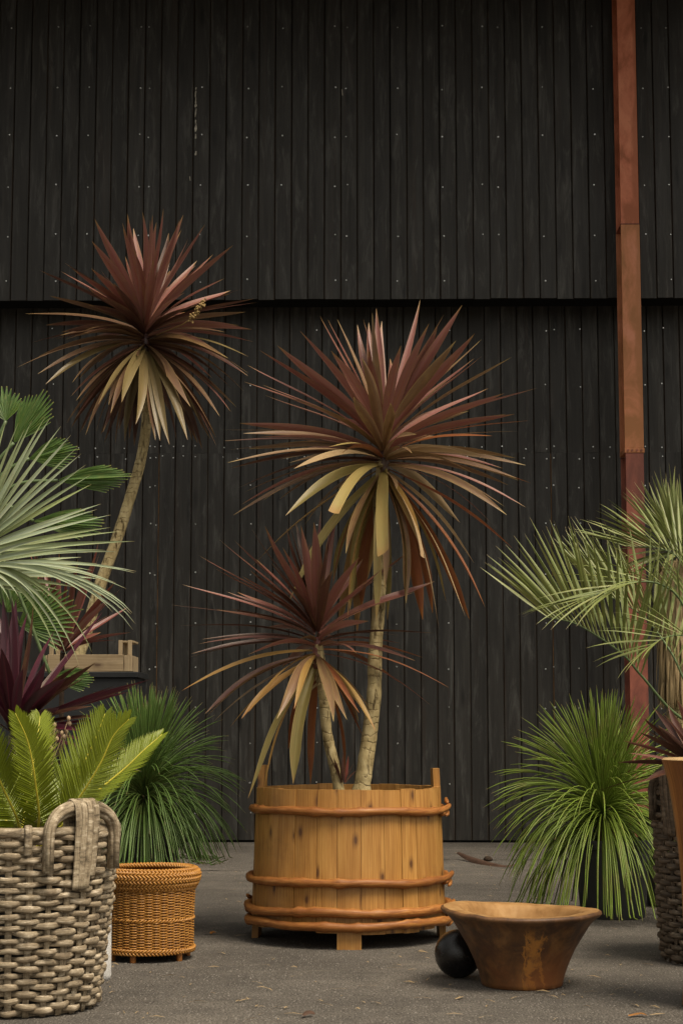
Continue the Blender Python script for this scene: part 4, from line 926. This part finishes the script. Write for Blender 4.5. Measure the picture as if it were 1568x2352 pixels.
YS = 6.5
cy = thing('cycad', 'cycad with stiff bright green feather fronds growing in grey basket', 'cycad', (BX, BY, .47))
t1 = lambda x, y, Y=YS: P(x * .36, 1568 + y * .36, Y)
cb0 = Vector((BX, BY, .52))
LL = lambda m_: (lambda t: m_ * (.55 + .45 * min(1, t / .25)) * (1 - .72 * max(0, (t - .55) / .45)**1.3))
AN = lambda t: R(62 - 34 * t)
for (pp, ml, nr) in (
    ([cb0, t1(120, 900, 6.36), t1(20, 670, 6.28), t1(-60, 480, 6.22), t1(-100, 300, 6.2)], .155, (.3, -1, .15)),
    ([cb0, t1(245, 920, 6.36), t1(228, 640, 6.26), t1(180, 380, 6.2), t1(100, 195, 6.16)], .115, (.25, -1, .2)),
    ([cb0 + Vector((.02, 0, 0)), t1(400, 880, 6.38), t1(520, 715, 6.34), t1(640, 520, 6.30), t1(725, 340, 6.28), t1(825, 232, 6.26)], .135, (-.25, -1, .45)),
    ([cb0 + Vector((.03, 0, 0)), t1(430, 880, 6.45), t1(600, 712, 6.47), t1(800, 545, 6.5), t1(920, 430, 6.52), t1(1035, 330, 6.55)], .105, (-.3, -.8, .6)),
    ([cb0, t1(330, 880, 6.6), t1(480, 620, 6.62), t1(600, 380, 6.64), t1(672, 198, 6.64)], .15, (-.2, -1, .4)),
    ([cb0, t1(330, 900, 6.55), t1(380, 800, 6.58), t1(420, 650, 6.62), t1(470, 520, 6.64)], .10, (-.2, -1, .4)),
    ([cb0, t1(150, 880, 6.7), t1(200, 600, 6.8), t1(240, 350, 6.86), t1(258, 215, 6.9)], .13, (.1, -1, .2)),
    ([cb0, t1(40, 880, 6.6), t1(-120, 700, 6.62), t1(-260, 560, 6.64), t1(-360, 500, 6.64)], .13, (.3, -.8, .6))):
    frond(cy, pp, 72, LL(ml), AN, R(16), .0078, 'cycad', 'rachis', Vector(nr), True, rr=.0062, t0=.2)
k = MB(); k.lathe([(.07, .44), (.085, .5), (.07, .56), (.02, .59)], 20, (BX, BY, 0), wob=lambda i, a, r, z: (.01 * mnoise.noise(Vector((a * 5, z * 40, 0))), 0)); k.build('caudex', M['bark2'], cy)

# ------------------------------------------------------------------ purple cordyline and thin red one
random.seed(71)
z4 = lambda x, y: (x * .36, 815.4 + y * .36)
def spiky(root, bpx, Y, tips, w, mats, L0, tf=z4, prof=sword, seed=1, e_bias=18):
    C = P(*tf(*bpx), Y)
    for it in tips:
        x, y = tf(it[0], it[1]); p0 = P(x, y, Y); proj = math.hypot(p0.x - C.x, p0.z - C.z); L = max(L0 * rnd(.85, 1), proj * 1.02); dy = min(.5, math.sqrt(L * L - proj * proj)) * (it[3] if len(it) > 3 else random.choice((-1, -1, 1)))
        leaf_to(root, C, P(x, y, Y + dy), L, w * (it[2] if len(it) > 2 else 1) * rnd(.9, 1.1), random.choice(mats), prof, e_bias=e_bias, fold=.4, stem=.03)
    return C
YP = 7.4; zc = P(*z4(80, 2420), YP)
pcx = zc.x
pot('plant_pot', 'black pot of the purple cordyline behind the grey basket', 'plant pot', pcx, YP, .17, .42)
pu = thing('purple_cordyline', 'broad leaved deep purple cordyline behind the cycad', 'cordyline', (pcx, YP, .38))
k = MB(); k.tube([(pcx, YP, .38), (pcx, YP, .6), zc], [.02, .018, .016], 12); k.build('stem', M['darkrattan'], pu)
spiky(pu, (80, 2420), YP, [(-60, 1620), (20, 1550, 1.1), (75, 1530, 1.2), (105, 1560, 1, 1), (215, 1590, 1.15, -1), (10, 1870, 1.1, -1), (180, 1640, 1, 1), (290, 1955, 1.1, -1), (655, 1640, .7, 1), (610, 1965, .7), (430, 2060, 1.2, -1), (965, 2070, .9), (872, 2110, .8), (820, 2150, .8, 1), (690, 2180, .9), (590, 2240, .8, -1), (860, 2390, .7), (520, 2400, .8, -1), (-120, 2100), (-200, 1800), (-60, 1950), (-300, 2250), (350, 1760, .9, 1), (480, 1850, .8, 1), (905, 2660, .45, -1), (862, 2540, .4, -1), (880, 2330, .5), (560, 2050, .7), (740, 2110, .7), (500, 1980, .8, -1), (150, 2000, .9, -1), (380, 2250, .8, -1), (700, 2300, .6, -1), (-20, 1600, 1, 1)], .052, ['purple', 'purple', 'purple', 'dark'], .62)
M['pod'] = simple('beige_pod', (.50, .36, .22), .6, .3, 40, .35, 0)
ss = thing('seed_stalk', 'thin stalks of small beige seed pods between cycad and purple leaves', 'seed stalk', (pcx + .12, 7.05, .0))
for i, (x, y) in enumerate(((320, 330), (350, 270), (345, 302), (372, 312), (412, 345), (398, 322), (440, 228), (312, 382), (446, 262), (330, 420), (425, 310), (365, 360))):
    p = P(x * .36, 1568 + y * .36, 7.05 + rnd(-.03, .03)); k = MB(); k.lathe([(.0005, -.011), (.006, -.006), (.008, 0), (.006, .007), (.0005, .011)], 10, p); pd_ = k.build('pod', M['pod'], ss)
    if i % 3 == 0: k = MB(); k.tube(spline([Vector((pcx + .12, 7.05, .0)), Vector((pcx + .14 + rnd(-.03, .05), 7.05, .5)), p], 14), .0018, 5); k.build('stalk', M['straw'], ss)
    else: k = MB(); q_ = P(375, 1568 + 430 * .36, 7.05); q_ = P((330 + x) * .18, 1568 + 470 * .36, 7.05); k.tube([q_, p], .0014, 5); k.build('stalk', M['straw'], ss)
YR = 9.7; zc2 = P(*z4(400, 1900), YR)
pot('plant_pot', 'black pot of the thin leaved red cordyline in front of the plinth', 'plant pot', zc2.x, YR, .16, .4)
rt = thing('red_cordyline', 'thin leaved red cordyline in front of the black plinth', 'cordyline', (zc2.x, YR, .36))
k = MB(); k.tube([(zc2.x, YR, .36), (zc2.x, YR, .7), zc2], [.016, .015, .013], 10); k.build('stem', M['soil'], rt)
spiky(rt, (400, 1900), YR, [(200, 1165), (235, 1270), (180, 1230), (255, 1300), (630, 1195), (610, 1290), (590, 1330), (640, 1260), (735, 1450), (770, 1490), (815, 1610), (645, 1770), (835, 1770), (740, 1820), (300, 1340), (340, 1420), (500, 1300), (560, 1420), (450, 1330), (690, 1560), (700, 1660), (120, 1600), (380, 1260)], .034, ['redthin', 'redthin', 'maroon'], .62)
YD = 7.7; t3 = lambda x, y: (940.8 + x * .4, 1505.3 + y * .4)
rd_ = thing('dark_red_cordyline', 'dark red spiky cordyline rising from the brown basket', 'cordyline', (DX, DY, .56))
zc3 = P(*t3(1660, 660), YD)
k = MB(); k.tube([(DX, DY, .55), (zc3.x + .02, YD, .7), zc3], [.03, .025, .02], 10); k.build('stem', M['bark2'], rd_)
spiky(rd_, (1660, 660), YD, [(1220, 490, .8), (1190, 615, .8), (1340, 360), (1395, 300), (1440, 320), (1320, 345), (1310, 440), (1350, 420), (1060, 785, .45, -1), (1338, 728, .9, -1), (1480, 285), (1530, 250), (1580, 230), (1420, 400), (1460, 430), (1640, 240), (1760, 260), (1850, 330), (1950, 420), (2050, 560), (1900, 700), (1250, 560, .7)], .032, ['dark', 'dark', 'maroon'], .46, t3)

# ------------------------------------------------------------------ silver fan palm (left)
def fan(root, hub, tips, w, mat, pmat, base_pt, droop=.05, sidev=Vector((0, -1, .2)), name='fan_leaf', prof=strapf, arch=False):
    k = MB(); k.tube(spline([base_pt, base_pt.lerp(hub, .5) + Vector((0, 0, .06)), hub], 16), .009, 8); f = k.build(name, M[pmat], root)
    for tip in tips:
        d = tip - hub; L = d.length; dr_ = droop * (1 + 9 * max(0, -d.normalized().z) if arch else 1)
        pts = bez(hub + d * .02, hub + d * .33 + Vector((0, 0, dr_ * L)), hub + d * (.7 + (.12 if arch and dr_ > .15 else 0)) + Vector((0, 0, dr_ * L)), tip, 12)
        dn = d.normalized(); side = dn.cross(sidev).normalized()
        k = MB(); blade(k, pts, w * rnd(.85, 1.12), prof, side, .45, rnd(-.3, .3), rnd(-.25, .25)); k.build('blade', M[mat], f)
    return f
random.seed(81)
YF = 7.75
fx = P(-240, 1500, YF).x
pot('plant_pot', 'black pot of the silver fan palm at the left', 'plant pot', fx, YF + .15, .22, .45)
fp = thing('silver_fan_palm', 'silvery green fan palm with long stiff blades reaching over the purple leaves', 'palm', (fx, YF + .15, .41))
ftop = Vector((fx, YF + .12, 1.08))
k = MB(); k.tube(spline([(fx, YF + .15, .41), (fx, YF + .15, .8), ftop], 30), [.06 + .008 * mnoise.noise(Vector((i * .9, 0, 0))) for i in range(31)], 14); k.build('trunk', M['bark2'], fp)
def tip4(l, Y): return [P(*z4(x, y), Y + rnd(-.12, .06)) for x, y in l]
fan(fp, P(*z4(-190, 1265), YF - .1), tip4([(-260, 520), (-180, 470), (-90, 430), (-20, 400), (40, 420), (120, 430), (205, 420), (290, 395), (322, 400), (390, 455), (455, 510), (495, 590), (520, 630), (550, 700), (420, 560), (250, 470), (160, 470), (580, 765), (585, 825), (645, 950), (620, 985), (710, 1020), (705, 1100), (770, 1125), (860, 1188), (757, 1255)], YF - .12), .021, 'blue', 'rachis_b', ftop, .015)
fan(fp, P(*z4(-260, 1370), YF - .3), tip4([(640, 1200), (300, 1170), (450, 1235), (560, 1260), (670, 1245), (870, 1380), (862, 1390), (590, 1375), (805, 1490), (740, 1455), (845, 1645), (838, 1655), (865, 1715), (850, 1755), (720, 1640), (600, 1580), (370, 1925), (435, 1945), (510, 1990), (590, 1900), (230, 1560), (320, 1570), (120, 1540), (60, 1560)], YF - .42), .018, 'blue', 'rachis_b', ftop, .05, arch=True)
fan(fp, P(*z4(-230, 1420), YF + .02), tip4([(520, 1290), (620, 1330), (540, 1390), (440, 1420), (640, 1430), (480, 1480), (380, 1500), (280, 1510), (180, 1530), (420, 1330), (330, 1300), (250, 1220)], YF + .05), .027, 'blue', 'rachis_b', ftop, .04)
fan(fp, P(*z4(-520, 1050), YF + .1), tip4([(-900, 500), (-760, 420), (-640, 400), (-520, 380), (-400, 420), (-1000, 640), (-1060, 800), (-1090, 960), (-300, 480)], YF + .1), .027, 'blue', 'rachis_b', ftop, .03)

# green windmill palm behind it
YW = 9.1; wx_ = P(-70, 1600, YW).x
pot('plant_pot', 'black pot of the dark green fan palm at the left', 'plant pot', wx_ - .1, YW, .22, .45)
wp_ = thing('green_fan_palm', 'dark green fan palm with short pleated fans behind the silver palm', 'palm', (wx_ - .1, YW, .41))
wtop = P(*z4(-150, 1000), YW)
k = MB(); k.tube(spline([(wx_ - .1, YW, .41), (wx_ - .1, YW, 1.0), wtop], 30), [.055 + .008 * mnoise.noise(Vector((i * .9, 3, 0))) for i in range(31)], 14); k.build('trunk', M['bark2'], wp_)
def pfan(hub, ang, spread, rad, n_, dpt, w=.03, sq=1.0, Yo=0):
    h = P(*z4(*hub), YW + Yo); tips = []
    for i in range(n_):
        a = R(ang + spread * (i / (n_ - 1) - .5)); r = px(rad * .36, YW) * (1 - .25 * abs(i / (n_ - 1) - .5) * 2) * rnd(.95, 1.05)
        ca = R(ang); u = math.cos(a - ca); v = math.sin(a - ca) * sq
        x = u * math.cos(ca) - v * math.sin(ca); z = u * math.sin(ca) + v * math.cos(ca)
        tips.append(h + Vector((x * r, dpt * r + (1 - sq) * abs(math.sin(a - ca)) * r * .5, z * r)))
    fan(wp_, h, tips, w * .85, 'green', 'rachis_g', wtop, .02, prof=lambda t: max(.05, (.2 + .8 * min(1, t / .5)) * (1 - .8 * max(0, (t - .55) / .45)**1.2)))
pfan((90, 560), 55, 62, 400, 14, -.1, .026, .8); pfan((40, 420), 95, 90, 230, 12, .1)
pfan((190, 660), 8, 70, 330, 15, -.25, .026, .75); pfan((370, 800), 2, 60, 480, 15, -.15, .026, .5); pfan((215, 1060), -4, 56, 480, 14, -.2, .026, .6)
pfan((120, 1720), 15, 100, 430, 18, -.2, .03, .9, .15); pfan((330, 2060), -3, 60, 290, 13, -.2, .026, .7, .1); pfan((40, 1640), 60, 110, 350, 16, 0, .03, 1, .2)

# ------------------------------------------------------------------ feather palm (right)
random.seed(91)
YH = 8.75; hx = P(1668, 1750, YH).x
z5 = lambda x, y, Y=YH: P(1066.2 + x * .32, 1066.2 + y * .32, Y)
pot('plant_pot', 'black pot of the feather palm behind the brown basket', 'plant pot', hx + .12, YH + .05, .24, .45)
fe = thing('feather_palm', 'feather palm with arching grey green fronds above the needle plant', 'palm', (hx + .12, YH + .05, .41))
hb = z5(1760, 2050); hb = Vector((hx + .1, YH + .03, .95))
k = MB(); k.tube(spline([(hx + .12, YH + .05, .41), (hx + .12, YH + .05, .7), hb], 20), [.085 - .001 * i + .012 * mnoise.noise(Vector((i * .9, 5, 0))) for i in range(21)], 14); k.build('trunk', M['bark2'], fe)
FL = lambda m_: (lambda t: m_ * (.45 + .55 * min(1, t / .35)) * (1 - .35 * max(0, (t - .75) / .25)))
FA = lambda t: R(58 - 30 * t)
frond(fe, [hb, z5(1568, 1830, 8.7), z5(1270, 1520, 8.6), z5(1150, 1380, 8.55), z5(960, 1240, 8.5), z5(780, 1140, 8.48), z5(590, 1100, 8.46)], 22, FL(.60), lambda t: R(66 - 34 * t), R(60), .018, 'feather', 'rachis_g', Vector((.0, -.15, 1)), False, rr=.009, droop=.02, t0=.34, segs=7)
frond(fe, [hb, z5(1640, 1640, 8.9), z5(1480, 1350, 8.95), z5(1300, 1110, 9.0), z5(1120, 990, 9.0), z5(940, 900, 9.02)], 22, FL(.55), FA, R(48), .017, 'feather', 'rachis_g', Vector((0, -.2, 1)), False, rr=.008, droop=.03, t0=.3, segs=7)
frond(fe, [hb, z5(1700, 1400, 8.6), z5(1560, 1000, 8.5), z5(1400, 860, 8.42), z5(1200, 850, 8.36), z5(1020, 910, 8.3), z5(850, 965, 8.28)], 13, FL(.46), lambda t: R(48 - 32 * t), R(5), .013, 'feather', 'rachis_g', Vector((0, -.3, 1)), False, rr=.008, droop=.10, t0=.3, segs=7)
frond(fe, [hb, z5(1760, 1400, 9.0), z5(1700, 1000, 9.1), z5(1560, 700, 9.15), z5(1380, 600, 9.2), z5(1150, 590, 9.2)], 24, FL(.46), FA, R(35), .016, 'feather', 'rachis_g', Vector((0, -.2, 1)), False, rr=.008, droop=.06, t0=.3, segs=7)
frond(fe, [hb, z5(1780, 1500, 8.4), z5(1680, 1300, 8.2), z5(1560, 1230, 8.1), z5(1420, 1250, 8.0), z5(1290, 1330, 7.98)], 10, FL(.36), FA, R(20), .012, 'feather', 'rachis_g', Vector((0, -.3, 1)), False, rr=.006, droop=.1, t0=.35, segs=7)
frond(fe, [hb, z5(1900, 1500, 8.8), z5(2050, 1100, 8.8), z5(2250, 900, 8.8), z5(2450, 900, 8.8)], 20, FL(.42), FA, R(40), .02, 'feather', 'rachis_g', Vector((0, -.2, 1)), False, rr=.008, droop=.04, t0=.3, segs=7)

# shaggy yucca behind
random.seed(95)
YY = 10.0; yx = P(1556, 1600, YY).x
pot('plant_pot', 'black pot of the straw skirted yucca beside the steel column', 'plant pot', yx, YY, .24, .5)
yu = thing('yucca', 'yucca with straw skirted trunk and spiky green head beside the red column', 'yucca', (yx, YY, .46))
ztop = P(1556, 1290, YY).z
k = MB(); k.tube(spline([(yx, YY, .46), (yx + .01, YY, 1.0), (yx + .02, YY, ztop)], 40), [.075 + .01 * mnoise.noise(Vector((i * .9, 5, 0))) for i in range(41)], 14); k.build('trunk', M['bark'], yu)
k = MB(); zA_, zB_ = P(1556, 1310, YY).z, P(1556, 1625, YY).z
for i in range(640):
    az = rnd(0, 2 * math.pi); z = rnd(zB_ + .13, zA_ + .06); r0 = rnd(.075, .10); l = rnd(.16, .30); er = Vector((math.cos(az), math.sin(az), 0)); p = Vector((yx + .015, YY, z)) + er * r0
    q = Vector((yx + .01, YY, max(z - l, zB_ - rnd(0, .02)))) + er * (r0 + rnd(.01, .035)); blade(k, bez(p, p + er * .03, q + Vector((0, 0, .08)) + er * .008, q, 5), rnd(.010, .018), ribbon, Vector((-er.y, er.x, 0)), .3, rnd(-.3, .3), rnd(-.3, .3))
stuff(k.build('straw_skirt', M['straw'], yu))
CYh = Vector((yx + .02, YY, P(1556, 1260, YY).z))
for i in range(110):
    az = rnd(0, 2 * math.pi); e = R(rnd(-35, 85)); L = rnd(.36, .46); d = Vector((math.cos(az) * math.cos(e), math.sin(az) * math.cos(e), math.sin(e)))
    leaf_to(yu, CYh, CYh + d * L + Vector((0, 0, .03)), L, .026, 'yucca', strapf, stem=.07, segs=7, e_bias=8)

# ------------------------------------------------------------------ small things on the asphalt
random.seed(101)
def fallen(name, pts, w, mat, label):
    k = MB(); pp = spline(pts, 14); blade(k, pp, w, sword, Vector((0, 1, .25)), .4, rnd(-.5, .5)); tag(k.build(name, M[mat], None), label, 'leaf')
q = lambda x, y, z=.01: (lambda p: Vector((p.x, p.y, z)))(P(x, y, 1 / math.tan(math.atan((y - CY) / F) - TILT)))
fallen('fallen_leaf', [q(1050, 1973, .05), q(1075, 1979, .03), q(1110, 1986, .02), q(1160, 1992, .012), q(1190, 1990, .02)], .05, 'deadleaf', 'long curled dark dead leaf lying on asphalt before the black wall')
fallen('fallen_leaf', [q(695, 2340, .012), q(710, 2336, .02), q(724, 2338, .012)], .022, 'deadleaf', 'small brown leaf scrap on the open asphalt in front of the tub')
fallen('fallen_leaf', [q(1740 * .4 + 745, 2337, .008), q(1470, 2335, .014), q(1487, 2338, .008)], .02, 'orangeleaf', 'small ochre leaf beside the foot of the wooden pedestal')
fallen('fallen_leaf', [q(483, 2148, .008), q(490, 2145, .014), q(497, 2147, .008)], .016, 'orangeleaf', 'tiny orange leaf on the asphalt between wicker basket and tub')
k = MB()
for i in range(260):
    if i < 170: y = rnd(2080, 2350); x = rnd(240, 1540)
    else: y = rnd(1945, 2080); x = rnd(430, 1250)
    c = q(x, y, .006); a = rnd(0, math.pi); l = rnd(.006, .035); w = rnd(.0012, .003); d = Vector((math.cos(a), math.sin(a), 0)); s_ = Vector((-d.y, d.x, 0)) * w
    k.grid([[c - d * l - s_, c - d * l + s_], [c + Vector((0, 0, rnd(.001, .006))) + s_ * rnd(-2, 2) - s_, c + Vector((0, 0, .003)) + s_], [c + d * l - s_, c + d * l + s_]], [0, 1], [0, .5, 1])
lt = stuff(k.build('straw_litter', M['straw'], None)); tag(lt, 'scattered bits of dry straw and leaf litter on the asphalt', 'litter')
k = MB()
for i in range(2200):
    y = 1945 + 420 * random.random()**.7; x = rnd(200, 1560); c = q(x, y, 0); r = rnd(.002, .0055); b_ = len(k.v)
    for j in range(5): a = 2 * math.pi * j / 5 + rnd(-.3, .3); k.v.append((c.x + r * rnd(.7, 1.3) * math.cos(a), c.y + r * rnd(.7, 1.3) * math.sin(a), -.001))
    k.v.append((c.x + rnd(-.3, .3) * r, c.y, r * rnd(.5, 1)))
    for j in range(5): k.face((b_ + j, b_ + (j + 1) % 5, b_ + 5))
M['grit'] = simple('grit', (.26, .24, .21), .9, .2, 90, .6, 0)
tag(stuff(k.build('grit', M['grit'], None, smooth=False)), 'loose pale grit scattered over the asphalt', 'grit')
# clod and weed by the wall
k = MB(); c = q(1120, 1988, 0); c = q(1118, 1990, 0); c = q(1114, 1978, 0)
k.lathe([(.001, 0), (.03, .002), (.034, .018), (.02, .034), (.001, .038)], 12, q(1030 * 1.0 + 90 - 0, 1978, 0), wob=lambda i, a, r, z: (.4 * r * mnoise.noise(Vector((math.cos(a) * 2, math.sin(a) * 2, i))), 0)); tag(k.build('soil_clod', M['soil'], None), 'small dark clod of earth beside the long dead leaf', 'clod')
we = thing('weed', 'small lobed green weed growing at the foot of the black wall', 'weed', q(578, 1930, 0)); wc = q(578, 1930, 0)
for (x, y) in ((566, 1880), (574, 1868), (584, 1876), (588, 1890), (560, 1900), (570, 1905), (582, 1912), (562, 1925), (590, 1925), (572, 1890)):
    tip = P(x, y, wc.y + rnd(-.05, .05)); k = MB(); dd = tip - wc; pts = bez(wc, wc + Vector((0, 0, dd.length * .4)), tip - Vector((0, 0, -.02)), tip, 10)
    blade(k, pts, .075, lambda t: (.08 if t < .5 else (.55 + .45 * math.sin(t * 34)) * math.sin(math.pi * min(1, (t - .5) / .5 * .92 + .08))), Vector((1, .3, 0)), .2, 0, rnd(-.5, .5)); k.build('leaf', M['weed'], we)
